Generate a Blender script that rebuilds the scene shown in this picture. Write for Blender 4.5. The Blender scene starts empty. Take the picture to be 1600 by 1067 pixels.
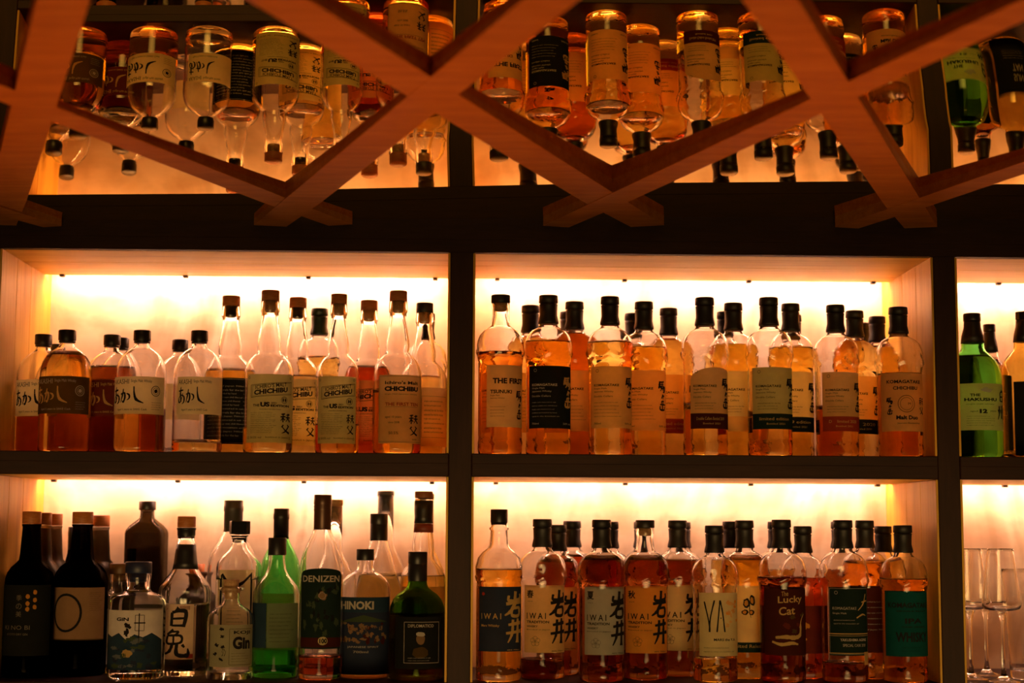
import bpy, bmesh, math, random
from mathutils import Vector, Matrix

random.seed(7)
S = bpy.context.scene
COL = S.collection
Z0 = 1.50                      # eye height above the floor

# ------------------------------------------------------------------ camera
F_PX, PITCH, YAW, ROLL, DIST = 2653.5, .11480, -.0269, .00491, 3.0
cp, sp, cy_, sy_ = math.cos(PITCH), math.sin(PITCH), math.cos(YAW), math.sin(YAW)
fwd = Vector((-sy_ * cp, cy_ * cp, sp))
rgt = Vector((cy_, sy_, 0))
upv = rgt.cross(fwd)
cr, sr = math.cos(ROLL), math.sin(ROLL)
CX = rgt * cr + upv * sr
CY = upv * cr - rgt * sr
EYE = Vector((0, -DIST, Z0))
cam_d = bpy.data.cameras.new('camera')
cam_d.sensor_width = 36
cam_d.lens = F_PX * 36 / 1600
cam_d.clip_start = .05
cam_d.clip_end = 60
cam_d.dof.use_dof = True
cam_d.dof.focus_distance = 3.02
cam_d.dof.aperture_fstop = 2.2
cam = bpy.data.objects.new('camera', cam_d)
COL.objects.link(cam)
m3 = Matrix((CX, CY, -fwd)).transposed()
cam.matrix_world = Matrix.Translation(EYE) @ m3.to_4x4()
S.camera = cam

def on_depth(px, py, d):
    """point at depth d behind the shelf fronts seen at a place of the photograph"""
    r = CX * ((px - 800) / F_PX) + CY * ((533.5 - py) / F_PX) + fwd
    return EYE + r * ((d + DIST) / r.y)

def ppm(d):
    return F_PX * .9935 / (DIST + d)

# ------------------------------------------------------------------ world and exposure
W = bpy.data.worlds.new('world')
S.world = W
W.use_nodes = True
W.node_tree.nodes['Background'].inputs[0].default_value = (1, .42, .14, 1)
W.node_tree.nodes['Background'].inputs[1].default_value = .008
S.view_settings.view_transform = 'Standard'
S.view_settings.look = 'None'
S.view_settings.gamma = 1
S.view_settings.exposure = .3
S.view_settings.use_curve_mapping = False
cyc = S.cycles
cyc.max_bounces = 32
cyc.transmission_bounces = 32
cyc.diffuse_bounces = 5
cyc.glossy_bounces = 8
cyc.transparent_max_bounces = 64
cyc.volume_bounces = 0
cyc.sample_clamp_indirect = 40
cyc.blur_glossy = .6
cyc.use_denoising = True
LED_COL = (1, .515, .365, 1)
LED_POWER = {'upper': 96, 'lower': 62}

# added warm fill light, low in front of the shelves, to brighten the labels
ld = bpy.data.lights.new('front_fill', 'AREA')
ld.shape = 'RECTANGLE'
ld.size = 2.4
ld.size_y = .8
ld.energy = 2.0
ld.spread = math.radians(36)
ld.color = (1, .60, .20)
lo = bpy.data.objects.new('front_fill', ld)
lo.location = (.1, -1.7, Z0 - .72)
lo.rotation_euler = (math.radians(110), 0, 0)
COL.objects.link(lo)
# added unseen uplight, aimed up and outward, to brighten the lattice beams
lu = bpy.data.lights.new('beam_fill', 'AREA')
lu.shape = 'RECTANGLE'
lu.size = 2.6
lu.size_y = .06
lu.energy = 3.3
lu.spread = math.radians(60)
lu.color = (1, .28, .045)
lw = bpy.data.objects.new('beam_fill', lu)
lw.location = (0, -.25, Z0 - .9)
lw.rotation_euler = (math.radians(203), 0, 0)
COL.objects.link(lw)

# ------------------------------------------------------------------ materials
MATS = {}
def mat(name):
    m = bpy.data.materials.new(name)
    m.use_nodes = True
    nt = m.node_tree
    nt.nodes.clear()
    out = nt.nodes.new('ShaderNodeOutputMaterial')
    return m, nt, out

def coords(nt, scale, kind='Object'):
    tc = nt.nodes.new('ShaderNodeTexCoord')
    mp = nt.nodes.new('ShaderNodeMapping')
    mp.inputs['Scale'].default_value = scale
    nt.links.new(tc.outputs[kind], mp.inputs[0])
    return mp.outputs[0]

def noise(nt, vec, scale, detail=4, rough=.55):
    n = nt.nodes.new('ShaderNodeTexNoise')
    n.inputs['Scale'].default_value = scale
    n.inputs['Detail'].default_value = detail
    n.inputs['Roughness'].default_value = rough
    nt.links.new(vec, n.inputs['Vector'])
    return n.outputs['Fac']

def ramp(nt, fac, stops):
    r = nt.nodes.new('ShaderNodeValToRGB')
    el = r.color_ramp.elements
    while len(el) < len(stops):
        el.new(.5)
    for e, (p, c) in zip(el, stops):
        e.position = p
        e.color = (*c, 1)
    nt.links.new(fac, r.inputs[0])
    return r.outputs[0]

def principled(nt, out, col=None, rough=.5, metal=0, spec=.5):
    b = nt.nodes.new('ShaderNodeBsdfPrincipled')
    if col is not None:
        if isinstance(col, tuple):
            b.inputs['Base Color'].default_value = (*col, 1)
        else:
            nt.links.new(col, b.inputs['Base Color'])
    b.inputs['Roughness'].default_value = rough
    b.inputs['Metallic'].default_value = metal
    b.inputs['Specular IOR Level'].default_value = spec
    nt.links.new(b.outputs[0], out.inputs['Surface'])
    return b

def wood(name, c0, c1, c2, scale, rough=.5, bump=.15):
    m, nt, out = mat(name)
    v = coords(nt, scale)
    f = noise(nt, v, 1.0, 6, .6)
    g = noise(nt, v, 5.0, 3, .5)
    mx = nt.nodes.new('ShaderNodeMix')
    mx.inputs[0].default_value = .35
    nt.links.new(f, mx.inputs[2])
    nt.links.new(g, mx.inputs[3])
    c = ramp(nt, mx.outputs[0], [(.3, c0), (.5, c1), (.7, c2)])
    b = principled(nt, out, c, rough, spec=.3)
    bp = nt.nodes.new('ShaderNodeBump')
    bp.inputs['Strength'].default_value = bump
    bp.inputs['Distance'].default_value = .002
    nt.links.new(mx.outputs[0], bp.inputs['Height'])
    nt.links.new(bp.outputs[0], b.inputs['Normal'])
    return m

def plain(name, col, rough=.5, metal=0, spec=.5):
    k = ('plain', name)
    if k not in MATS:
        m, nt, out = mat(name)
        principled(nt, out, col, rough, metal, spec)
        MATS[k] = m
    return MATS[k]

def glass(name, col=(1, 1, 1), rough=0, ior=1.43):
    k = ('glass', name)
    if k not in MATS:
        m, nt, out = mat(name)
        g = nt.nodes.new('ShaderNodeBsdfGlass')
        g.inputs['Color'].default_value = (*col, 1)
        g.inputs['Roughness'].default_value = rough
        g.inputs['IOR'].default_value = ior
        nt.links.new(g.outputs[0], out.inputs['Surface'])
        MATS[k] = m
    return MATS[k]

def absorb(name, T, length=.07):
    """clear coloured liquid: T is what gets through `length` metres of it"""
    k = ('liq', name)
    if k not in MATS:
        m, nt, out = mat(name)
        t = nt.nodes.new('ShaderNodeBsdfTransparent')
        nt.links.new(t.outputs[0], out.inputs['Surface'])
        v = nt.nodes.new('ShaderNodeVolumeAbsorption')
        sg = [-math.log(max(x, .001)) / length for x in T]
        dn = max(sg)
        v.inputs['Color'].default_value = (*[1 - s / dn for s in sg], 1)
        v.inputs['Density'].default_value = dn
        nt.links.new(v.outputs[0], out.inputs['Volume'])
        MATS[k] = m
    return MATS[k]

def paper(name, col, trans=.5, var=.1):
    k = ('paper', name)
    if k not in MATS:
        m, nt, out = mat(name)
        v = coords(nt, (30, 30, 30))
        f = noise(nt, v, 1.0, 5, .6)
        c = ramp(nt, f, [(.3, tuple(x * (1 - var) for x in col)), (.7, tuple(min(1, x * (1 + var)) for x in col))])
        d = nt.nodes.new('ShaderNodeBsdfDiffuse')
        t = nt.nodes.new('ShaderNodeBsdfTranslucent')
        x = nt.nodes.new('ShaderNodeMixShader')
        x.inputs[0].default_value = trans
        nt.links.new(c, d.inputs[0])
        nt.links.new(c, t.inputs[0])
        nt.links.new(d.outputs[0], x.inputs[1])
        nt.links.new(t.outputs[0], x.inputs[2])
        nt.links.new(x.outputs[0], out.inputs['Surface'])
        MATS[k] = m
    return MATS[k]

M_SHELF = wood('shelf_wood', (.64, .33, .035), (.84, .50, .065), (.92, .60, .10), (3, 40, 40))
M_SIDE = wood('side_wood', (.60, .31, .035), (.80, .46, .06), (.90, .56, .09), (40, 40, 3))
M_FRAME = wood('frame_wood', (.020, .008, .005), (.032, .012, .007), (.046, .018, .010), (5, 40, 40), .6)
M_POST = wood('post_wood', (.020, .008, .005), (.032, .012, .007), (.046, .018, .010), (40, 40, 5), .6)
M_BEAM = wood('beam_wood', (.42, .13, .015), (.56, .20, .025), (.70, .29, .045), (6, 60, 60), .5)

def back_material():
    m, nt, out = mat('back_panel_plaster')
    v = coords(nt, (1, 1, 1))
    a = noise(nt, coords(nt, (4, 1, 9)), 1.6, 5, .55)
    w = nt.nodes.new('ShaderNodeTexNoise')
    w.inputs['Scale'].default_value = 3.2
    w.inputs['Detail'].default_value = 3
    w.inputs['Distortion'].default_value = 2.6
    nt.links.new(coords(nt, (1.6, 1, .8)), w.inputs['Vector'])
    mx = nt.nodes.new('ShaderNodeMix')
    mx.inputs[0].default_value = .55
    nt.links.new(a, mx.inputs[2])
    nt.links.new(w.outputs['Fac'], mx.inputs[3])
    c = ramp(nt, mx.outputs[0], [(.34, (.60, .43, .25)), (.46, (.76, .60, .38)), (.55, (.91, .78, .55)), (.62, (.93, .82, .60)), (.72, (.68, .51, .31))])
    b = principled(nt, out, c, .6, spec=.2)
    return m
M_BACK = back_material()

def mirror_material():
    m, nt, out = mat('smoked_mirror')
    g = nt.nodes.new('ShaderNodeBsdfGlossy')
    g.inputs['Color'].default_value = (.95, .74, .30, 1)
    g.inputs['Roughness'].default_value = .004
    nt.links.new(g.outputs[0], out.inputs['Surface'])
    return m
M_MIRROR = mirror_material()

def led_material(k):
    m, nt, out = mat(k + '_led_light')
    e = nt.nodes.new('ShaderNodeEmission')
    e.inputs[0].default_value = LED_COL
    e.inputs[1].default_value = LED_POWER[k]
    nt.links.new(e.outputs[0], out.inputs['Surface'])
    return m
M_LED = {k: led_material(k) for k in LED_POWER}

# ------------------------------------------------------------------ mesh helpers
def link_mesh(name, verts, faces, material, parent=None, smooth=True):
    me = bpy.data.meshes.new(name)
    me.from_pydata(verts, [], faces)
    if smooth:
        me.polygons.foreach_set('use_smooth', [True] * len(me.polygons))
    me.materials.append(material)
    me.update()
    o = bpy.data.objects.new(name, me)
    COL.objects.link(o)
    if parent:
        o.parent = parent
    return o

def boxes(name, lst, material, parent=None, bevel=.0015):
    bm = bmesh.new()
    for (x0, x1, y0, y1, z0, z1) in lst:
        r = bmesh.ops.create_cube(bm, size=1)
        for v in r['verts']:
            v.co = Vector(((x0 + x1) / 2 + v.co.x * (x1 - x0), (y0 + y1) / 2 + v.co.y * (y1 - y0), (z0 + z1) / 2 + v.co.z * (z1 - z0)))
    if bevel:
        bmesh.ops.bevel(bm, geom=list(bm.edges), offset=bevel, segments=1, affect='EDGES')
    me = bpy.data.meshes.new(name)
    bm.to_mesh(me)
    bm.free()
    me.materials.append(material)
    o = bpy.data.objects.new(name, me)
    COL.objects.link(o)
    if parent:
        o.parent = parent
    return o

def lathe_data(prof, seg=40, flip=False, sq=0, bump=None):
    """closed solid of revolution from [(r, z)...] bottom to top; r=0 rows become poles"""
    V, Fc, rows = [], [], []
    for (r, z) in prof:
        if r <= 1e-6:
            V.append((0, 0, z))
            rows.append([len(V) - 1])
        else:
            row = []
            for i in range(seg):
                a = 2 * math.pi * i / seg
                k = 1.0
                if sq:
                    c, s = abs(math.cos(a)), abs(math.sin(a))
                    k = 1 / ((c ** sq + s ** sq) ** (1 / sq))
                if bump:
                    k *= bump(a, z)
                V.append((r * k * math.cos(a), r * k * math.sin(a), z))
                row.append(len(V) - 1)
            rows.append(row)
    for a, b in zip(rows, rows[1:]):
        n = max(len(a), len(b))
        if n == 1:
            continue
        for i in range(n):
            j = (i + 1) % n
            if len(a) == 1:
                f = (a[0], b[j], b[i])
            elif len(b) == 1:
                f = (a[i], a[j], b[0])
            else:
                f = (a[i], a[j], b[j], b[i])
            Fc.append(f[::-1] if flip else f)
    return V, Fc

def lathe(name, prof, material, parent=None, **kw):
    if prof[0][0] > 1e-6:
        prof = [(0, prof[0][1])] + prof
    if prof[-1][0] > 1e-6:
        prof = prof + [(0, prof[-1][1])]
    V, Fc = lathe_data(prof, **kw)
    o = link_mesh(name, V, Fc, material, parent)
    return o

def thing(name, label, cat, loc, rz=0, group=None):
    o = bpy.data.objects.new(name, None)
    o.empty_display_size = .02
    o.location = loc
    o.rotation_euler = (0, 0, rz)
    o['label'] = label
    o['category'] = cat
    if group:
        o['group'] = group
    COL.objects.link(o)
    return o

# ------------------------------------------------------------------ the room
def structure(o):
    o['kind'] = 'structure'
    return o
M_ROOM = plain('dark_room', (.03, .018, .012), .8)
structure(boxes('floor', [(-2.6, 2.6, -4.2, .5, -.06, 0)], M_ROOM, bevel=0))
structure(boxes('wall_back', [(-2.6, 2.6, .40, .5, 0, 2.9)], M_ROOM, bevel=0))
structure(boxes('wall_front', [(-2.6, 2.6, -4.3, -4.2, 0, 2.9)], M_ROOM, bevel=0))

# ------------------------------------------------------------------ the shelving
ZT, ZM, ZS, ZL = Z0 + .5055, Z0 + .1465, Z0 + .106, Z0 - .2515     # bay ceiling, upper shelf top, its underside, lower shelf top
BAYS = [(-.829, -.030), (.0108, .8385), (.878, 1.70)]
DP, DB = .309, .362                                                # depth of the lining, depth of the back panel
unit = thing('shelving_unit', 'dark wood back-bar shelving with two lit rows of bays lined in light wood', 'shelving', (0, 0, 0))
for x0, x1 in ((-.90, -.829), (-.030, .0108), (.8385, .878)):
    boxes('post', [(x0, x1, 0, DB, ZL - .05, ZT + .10)], M_POST, unit)
boxes('top_rail', [(-.90, 1.75, -.004, DB, ZT + .022, ZT + .10), (-.90, 1.75, -.004, .016, ZT, ZT + .024)], M_FRAME, unit)
for z0, z1, zu in ((ZS + .022, ZM, ZS), (ZL - .045, ZL, ZL - .045)):
    for x0, x1 in BAYS:
        boxes('shelf', [(x0, x1, -.002, DB, z0, z1), (x0, x1, -.002, .016, zu, z0 + .002)], M_FRAME, unit)
for zt in (ZT, ZS):
    zb = ZM if zt == ZT else ZL
    for x0, x1 in BAYS:
        e = .0006
        boxes('ceiling_lining', [(x0 + e, x1 - e, .017, .148, zt, zt + .012), (x0 + e, x1 - e, .150, DP, zt, zt + .012)], M_SHELF, unit, .0008)
        for sx in (x0, x1):
            t = .004 if sx == x0 else -.004
            a, b = min(sx, sx + t), max(sx, sx + t)
            boxes('side_lining', [(a, b, .0015, .105, zb + e, zt - e), (a, b, .1065, .205, zb + e, zt - e), (a, b, .2065, DB, zb + e, zt + .015)], M_SIDE, unit, .0006)
        boxes('back_panel', [(x0, x1, DB, DB + .012, zb - .02, zt + .022)], M_BACK, unit, 0)
        xa, xb = x0 + .008, x1 - .008
        link_mesh('light_strip', [(xa, DP + .010, zt + .0090), (xb, DP + .010, zt + .0090), (xb, DP + .020, zt + .0125), (xa, DP + .020, zt + .0125)],
                  [(0, 3, 2, 1)], M_LED['upper' if zt == ZT else 'lower'], unit, False)
M_CLIP = plain('clip_metal', (.05, .03, .02), .5)
for row, ys in ((ZT, [97, 290, 482, 680, 777, 976, 1170, 1364, 1560]), (ZS, [84, 278, 475, 675, 775, 977, 1173, 1371, 1570])):
    for px in ys:
        x = on_depth(px, 436 if row == ZT else 752, DP - .006).x
        boxes('light_clip', [(x - .0045, x + .0045, DP - .012, DP + .0015, row - .0045, row + .001)], M_CLIP, unit, .0008)
boxes('base_cabinet', [(-.90, 1.75, .0, DB + .01, .0, ZL - .047)], M_FRAME, unit)

# ------------------------------------------------------------------ mirrored ceiling and its lattice
PA, PB, PC = .008, -.088, .562
def ceil_z(x, y, dz=0):
    return Z0 + PC + PA * x + PB * y + dz
# lattice lines in plan: x = m*y + c
LINES = {'a': (.617, -.225, -2.3, -.002), 'b': (-.340, -.830, -2.3, -.002), 'c': (.543, .323, -2.3, -.002), 'd': (-.440, -.352, -2.3, -.002),
         'e': (-.521, .156, -2.3, -.002), 'f': (.442, .816, -2.3, -.002), 'g': (-.559, .680, -2.3, -.002), 'h': (.62, -.735, -1.2, -.002)}
def cross(k, l):
    (m1, c1), (m2, c2) = LINES[k][:2], LINES[l][:2]
    y = (c2 - c1) / (m1 - m2)
    return (m1 * y + c1, y)
def at(k, y):
    return (LINES[k][0] * y + LINES[k][1], y)
NEAR = -2.3
G = cross('a', 'b'); B = cross('a', 'd'); A = cross('c', 'd'); C = cross('c', 'e'); E_ = cross('e', 'f'); F_ = cross('f', 'g')
PANES = {   # plan outline, and the sheet's own small tilt and bow: z = a x + b y + c + g (y - yc)^2
    'P1': ([B, A, at('c', NEAR), at('b', NEAR), G], (.0093, -.0765, .5656, .0206), -.55, 'smoked mirror pane in the diamond over the round-shouldered bottles'),
    'P3': ([G, B, at('d', 0), at('b', 0)], (.0085, -.1004, .5616, -.001), -.2, 'smoked mirror triangle against the rail above the first bay'),
    'P4': ([B, A, C, at('c', 0), at('d', 0)], (.0166, -.0648, .567, -.0095), -.3, 'smoked mirror pane against the rail above the middle post'),
    'P7': ([A, at('d', NEAR), at('c', NEAR)], (-.0064, -.0707, .5779, 0), -.95, 'smoked mirror pane in the dark triangle ahead of the middle crossing'),
    'P2': ([A, C, E_, at('f', NEAR), at('d', NEAR)], (.0015, -.0656, .578, .0151), -.65, 'smoked mirror pane in the diamond over the black-capped bottles'),
    'P5': ([C, E_, F_, at('f', 0), at('c', 0)], (.0093, -.0687, .5684, .0003), -.35, 'smoked mirror triangle against the rail above the second bay'),
    'P6': ([E_, F_, at('g', -1.9), at('e', -1.9)], (-.0132, -.0634, .5886, -.0038), -.5, 'smoked mirror pane over the right end post and glassware'),
    'P8': ([E_, at('e', NEAR), at('f', NEAR)], (.0, -.08, .575, 0), -.9, 'smoked mirror pane in the dark triangle ahead of the far crossing'),
    'P9': ([at('b', 0), at('b', NEAR), (-1.6, NEAR), (-1.6, 0)], (.008, -.09, .566, 0), -.5, 'smoked mirror pane at the dark end of the ceiling'),
    'P10': ([at('f', 0), F_, at('g', -1.9), (1.9, -1.9), (1.9, 0)], (.004, -.075, .570, 0), -.4, 'smoked mirror pane against the rail over the stemmed glasses'),
}
ceil = link_mesh('ceiling', [(-1.9, NEAR - .3, Z0 + PC + .32), (1.95, NEAR - .3, Z0 + PC + .32), (1.95, -.0005, Z0 + PC + .06), (-1.9, -.0005, Z0 + PC + .06)], [(0, 1, 2, 3)], M_ROOM, None, False)
ceil['label'] = 'mirrored ceiling of smoked panes reflecting the shelves below'
ceil['category'] = 'ceiling'
structure(ceil)
for k, (poly, (a, b, c, g), yc, lab) in PANES.items():
    bm = bmesh.new()
    vs = [bm.verts.new((x, min(y, -.0045), 0)) for x, y in poly]
    f = bm.faces.new(vs)
    if f.normal.z > 0 or True:
        bm.normal_update()
        if f.normal.z > 0:
            bmesh.ops.reverse_faces(bm, faces=[f])
    y = -.02
    while y > NEAR:
        bmesh.ops.bisect_plane(bm, geom=bm.verts[:] + bm.edges[:] + bm.faces[:], plane_co=(0, y, 0), plane_no=(0, 1, 0))
        y -= .02
    for v in bm.verts:
        x, y = v.co.x, v.co.y
        yq = max(y, -1.25)
        z = a * x + b * y + c + g * ((yq - yc) ** 2) + (2 * g * (yq - yc) * (y - yq))
        v.co.z = max(Z0 + z, ceil_z(x, y, -.0075))
    me = bpy.data.meshes.new('mirror_pane')
    bm.to_mesh(me)
    bm.free()
    me.polygons.foreach_set('use_smooth', [True] * len(me.polygons))
    me.materials.append(M_MIRROR)
    o = bpy.data.objects.new('mirror_pane', me)
    COL.objects.link(o)
    o.parent = ceil

lattice = thing('ceiling_lattice', 'diamond lattice of reddish wooden beams fixed across the mirrored ceiling', 'lattice', (0, 0, 0))
BW = {'a': .050, 'b': .060, 'c': .066, 'd': .062, 'e': .052, 'f': .062, 'g': .050, 'h': .04}
for i, (k, (m, c, y0, y1)) in enumerate(LINES.items()):
    if k == 'e':
        y1 = -.004
    p0, p1 = Vector((m * y0 + c, y0, 0)), Vector((m * y1 + c, y1, 0))
    d = (p1 - p0).normalized()
    n = Vector((-d.y, d.x, 0))
    w = BW[k] / 2
    lift = -.0005 * i
    bm = bmesh.new()
    N = 14
    rings = []
    for s in range(N + 1):
        p = p0.lerp(p1, s / N)
        ring = []
        for q, h in ((-w, -.010), (w, -.010), (w, .014), (-w, .014)):
            v = p + n * q
            v.y = min(v.y, -.005)
            ring.append(bm.verts.new((v.x, v.y, ceil_z(v.x, v.y, h + lift))))
        rings.append(ring)
    for ra, rb in zip(rings, rings[1:]):
        for j in range(4):
            bm.faces.new((ra[j], ra[(j + 1) % 4], rb[(j + 1) % 4], rb[j]))
    bm.faces.new(rings[0][::-1])
    bm.faces.new(rings[-1])
    bmesh.ops.recalc_face_normals(bm, faces=bm.faces)
    me = bpy.data.meshes.new('lattice_beam')
    bm.to_mesh(me)
    bm.free()
    me.materials.append(M_BEAM)
    o = bpy.data.objects.new('lattice_beam', me)
    COL.objects.link(o)
    o.parent = lattice

# ------------------------------------------------------------------ flat art for the labels
TEXTS = {}
def text_data(s, bold=0, spacing=1.0):
    key = (s, bold, spacing)
    if key in TEXTS:
        return TEXTS[key]
    cu = bpy.data.curves.new('t', 'FONT')
    cu.body = s
    cu.size = 1
    cu.offset = bold
    cu.space_character = spacing
    cu.resolution_u = 2 if len(s) > 3 else 4
    o = bpy.data.objects.new('t', cu)
    COL.objects.link(o)
    bpy.context.view_layer.update()
    me = bpy.data.meshes.new_from_object(o.evaluated_get(bpy.context.evaluated_depsgraph_get()))
    V = [(v.co.x, v.co.y) for v in me.vertices]
    Fc = [tuple(p.vertices) for p in me.polygons]
    bpy.data.objects.remove(o)
    bpy.data.curves.remove(cu)
    bpy.data.meshes.remove(me)
    if V:
        xs, ys = [v[0] for v in V], [v[1] for v in V]
        x0, x1, y0, y1 = min(xs), max(xs), min(ys), max(ys)
        V = [((x - x0) / max(x1 - x0, 1e-6), (y - y0) / max(y1 - y0, 1e-6)) for x, y in V]
    TEXTS[key] = (V, Fc)
    return TEXTS[key]

def stroke(pts, widths, seed=0):
    """a brush stroke as a ribbon with varying width, in its own units"""
    rnd = random.Random(seed)
    P = []
    n = len(pts)
    for i in range(n - 1):                                  # Catmull-Rom
        p0, p1, p2, p3 = pts[max(i - 1, 0)], pts[i], pts[i + 1], pts[min(i + 2, n - 1)]
        for t in range(6):
            u = t / 6
            P.append(tuple(.5 * ((2 * p1[k]) + (-p0[k] + p2[k]) * u + (2 * p0[k] - 5 * p1[k] + 4 * p2[k] - p3[k]) * u * u + (-p0[k] + 3 * p1[k] - 3 * p2[k] + p3[k]) * u ** 3) for k in (0, 1)))
    P.append(pts[-1])
    V, Fc = [], []
    for i, p in enumerate(P):
        q0, q1 = P[max(i - 1, 0)], P[min(i + 1, len(P) - 1)]
        dx, dy = q1[0] - q0[0], q1[1] - q0[1]
        l = math.hypot(dx, dy) or 1
        f = i / (len(P) - 1) * (len(widths) - 1)
        j = min(int(f), len(widths) - 2)
        w = (widths[j] + (widths[j + 1] - widths[j]) * (f - j)) * (.85 + .3 * rnd.random()) / 2
        V += [(p[0] - dy / l * w, p[1] + dx / l * w), (p[0] + dy / l * w, p[1] - dx / l * w)]
    for i in range(len(P) - 1):
        Fc.append((2 * i, 2 * i + 1, 2 * i + 3, 2 * i + 2))
    return V, Fc

BRUSH = {
 'akashi': [([(.02, .74), (.12, .77), (.22, .80)], [.05, .09, .05]), ([(.12, .98), (.10, .6), (.13, .15)], [.03, .09, .07]),
            ([(.20, .62), (.12, .2), (.04, .12), (.03, .35), (.14, .52), (.25, .42), (.25, .15), (.17, .03)], [.03, .05, .08, .04, .05, .09, .07, .02]),
            ([(.33, .55), (.45, .62), (.47, .35), (.42, .12), (.38, .2)], [.05, .09, .08, .08, .02]), ([(.42, .85), (.39, .5), (.33, .1)], [.05, .07, .03]),
            ([(.52, .60), (.60, .50), (.60, .32), (.53, .22)], [.03, .08, .06, .02]), ([(.73, .98), (.74, .60), (.80, .25), (.99, .06)], [.04, .07, .11, .03])],
 'komagatake': [([(.25, .98), (.22, .86), (.12, .74)], [.10, .14, .05]), ([(.25, .95), (.75, .97)], [.06, .09]), ([(.22, .88), (.70, .89)], [.05, .07]), ([(.22, .82), (.72, .83)], [.05, .07]),
                ([(.50, .97), (.48, .78)], [.08, .06]), ([(.20, .80), (.55, .76), (.85, .79), (.80, .66), (.62, .62)], [.07, .10, .12, .14, .03]), ([(.45, .74), (.30, .66)], [.07, .04]), ([(.55, .71), (.72, .71)], [.06, .08]),
                ([(.62, .56), (.50, .46), (.42, .42)], [.10, .09, .03]), ([(.50, .50), (.80, .51)], [.05, .09]), ([(.68, .50), (.62, .40)], [.06, .04]),
                ([(.40, .32), (.62, .34), (.75, .32)], [.05, .08, .05]), ([(.45, .32), (.42, .22)], [.08, .07]), ([(.25, .22), (.60, .23), (.95, .22)], [.05, .09, .07]), ([(.62, .33), (.60, .20)], [.07, .07]),
                ([(.28, .18), (.30, .06), (.78, .06), (.80, .16)], [.07, .09, .09, .06]), ([(.54, .20), (.54, .05)], [.10, .09])],
 'chichibu': [([(.10, .95), (.45, .98)], [.06, .09]), ([(.02, .82), (.48, .84)], [.07, .09]), ([(.27, 1.0), (.25, .55)], [.08, .08]), ([(.24, .78), (.04, .62)], [.08, .04]), ([(.28, .76), (.46, .66)], [.06, .09]),
              ([(.58, .92), (.95, .95)], [.06, .10]), ([(.52, .80), (1.0, .80)], [.08, .08]), ([(.76, 1.0), (.74, .76), (.52, .58)], [.08, .09, .03]), ([(.76, .76), (.98, .58)], [.06, .12]),
              ([(.30, .42), (.12, .30)], [.10, .06]), ([(.68, .44), (.88, .32)], [.06, .11]), ([(.82, .34), (.50, .10), (.15, .00)], [.08, .09, .03]), ([(.20, .32), (.50, .14), (.92, .00)], [.05, .09, .13])],
 'iwai': [([(.55, 1.0), (.52, .84)], [.09, .10]), ([(.22, .92), (.24, .82), (.82, .85), (.84, .95)], [.06, .08, .09, .06]), ([(.10, .76), (.92, .80)], [.07, .10]), ([(.55, .78), (.30, .62), (.04, .54)], [.11, .10, .03]),
          ([(.38, .66), (.38, .54), (.76, .54), (.78, .68), (.40, .67)], [.06, .08, .09, .09, .05]),
          ([(.20, .36), (.90, .40)], [.06, .09]), ([(.10, .20), (.96, .24)], [.06, .10]), ([(.42, .46), (.38, .2), (.18, .02)], [.09, .09, .03]), ([(.70, .48), (.68, .02)], [.08, .12])],
 'rabbit': [([(.62, 1.0), (.50, .92)], [.09, .05]), ([(.38, .90), (.36, .62)], [.07, .08]), ([(.38, .90), (.86, .92), (.80, .60)], [.06, .10, .08]), ([(.38, .77), (.80, .78)], [.05, .06]), ([(.36, .63), (.80, .63)], [.05, .07]),
            ([(.45, .54), (.20, .44)], [.08, .04]), ([(.38, .50), (.62, .50), (.52, .44)], [.04, .06, .04]), ([(.22, .42), (.22, .26), (.70, .28), (.70, .42), (.22, .42)], [.06, .06, .06, .06, .05]), ([(.45, .42), (.45, .27)], [.05, .05]),
            ([(.42, .27), (.30, .10), (.02, .02)], [.08, .08, .02]), ([(.58, .27), (.58, .04), (.95, .02), (.96, .16)], [.07, .10, .10, .03]), ([(.76, .24), (.84, .18)], [.07, .05])],
 'hakushu': [([(.60, 1.0), (.50, .93)], [.08, .05]), ([(.35, .90), (.34, .62)], [.08, .08]), ([(.35, .90), (.80, .92), (.78, .60)], [.06, .10, .08]), ([(.36, .76), (.78, .77)], [.06, .06]), ([(.35, .62), (.78, .62)], [.06, .07]),
             ([(.20, .46), (.18, .20), (.02, .02)], [.10, .08, .03]), ([(.50, .48), (.50, .05)], [.08, .10]), ([(.82, .50), (.84, .02)], [.09, .13]), ([(.06, .34), (.14, .24)], [.08, .04]), ([(.34, .34), (.42, .24)], [.08, .04]), ([(.64, .36), (.72, .24)], [.08, .04])],
}

INK = lambda: plain('black_ink', (.012, .010, .008), .7, spec=.1)
GOLD = lambda: paper('gold_ink', (.95, .62, .22), .6)
GREY = lambda: paper('grey_ink', (.55, .5, .42), .3)
DIM = lambda: plain('dim_grey_ink', (.11, .09, .07), .6)
RED = lambda: plain('red_ink', (.35, .03, .01), .7, spec=.1)

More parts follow.
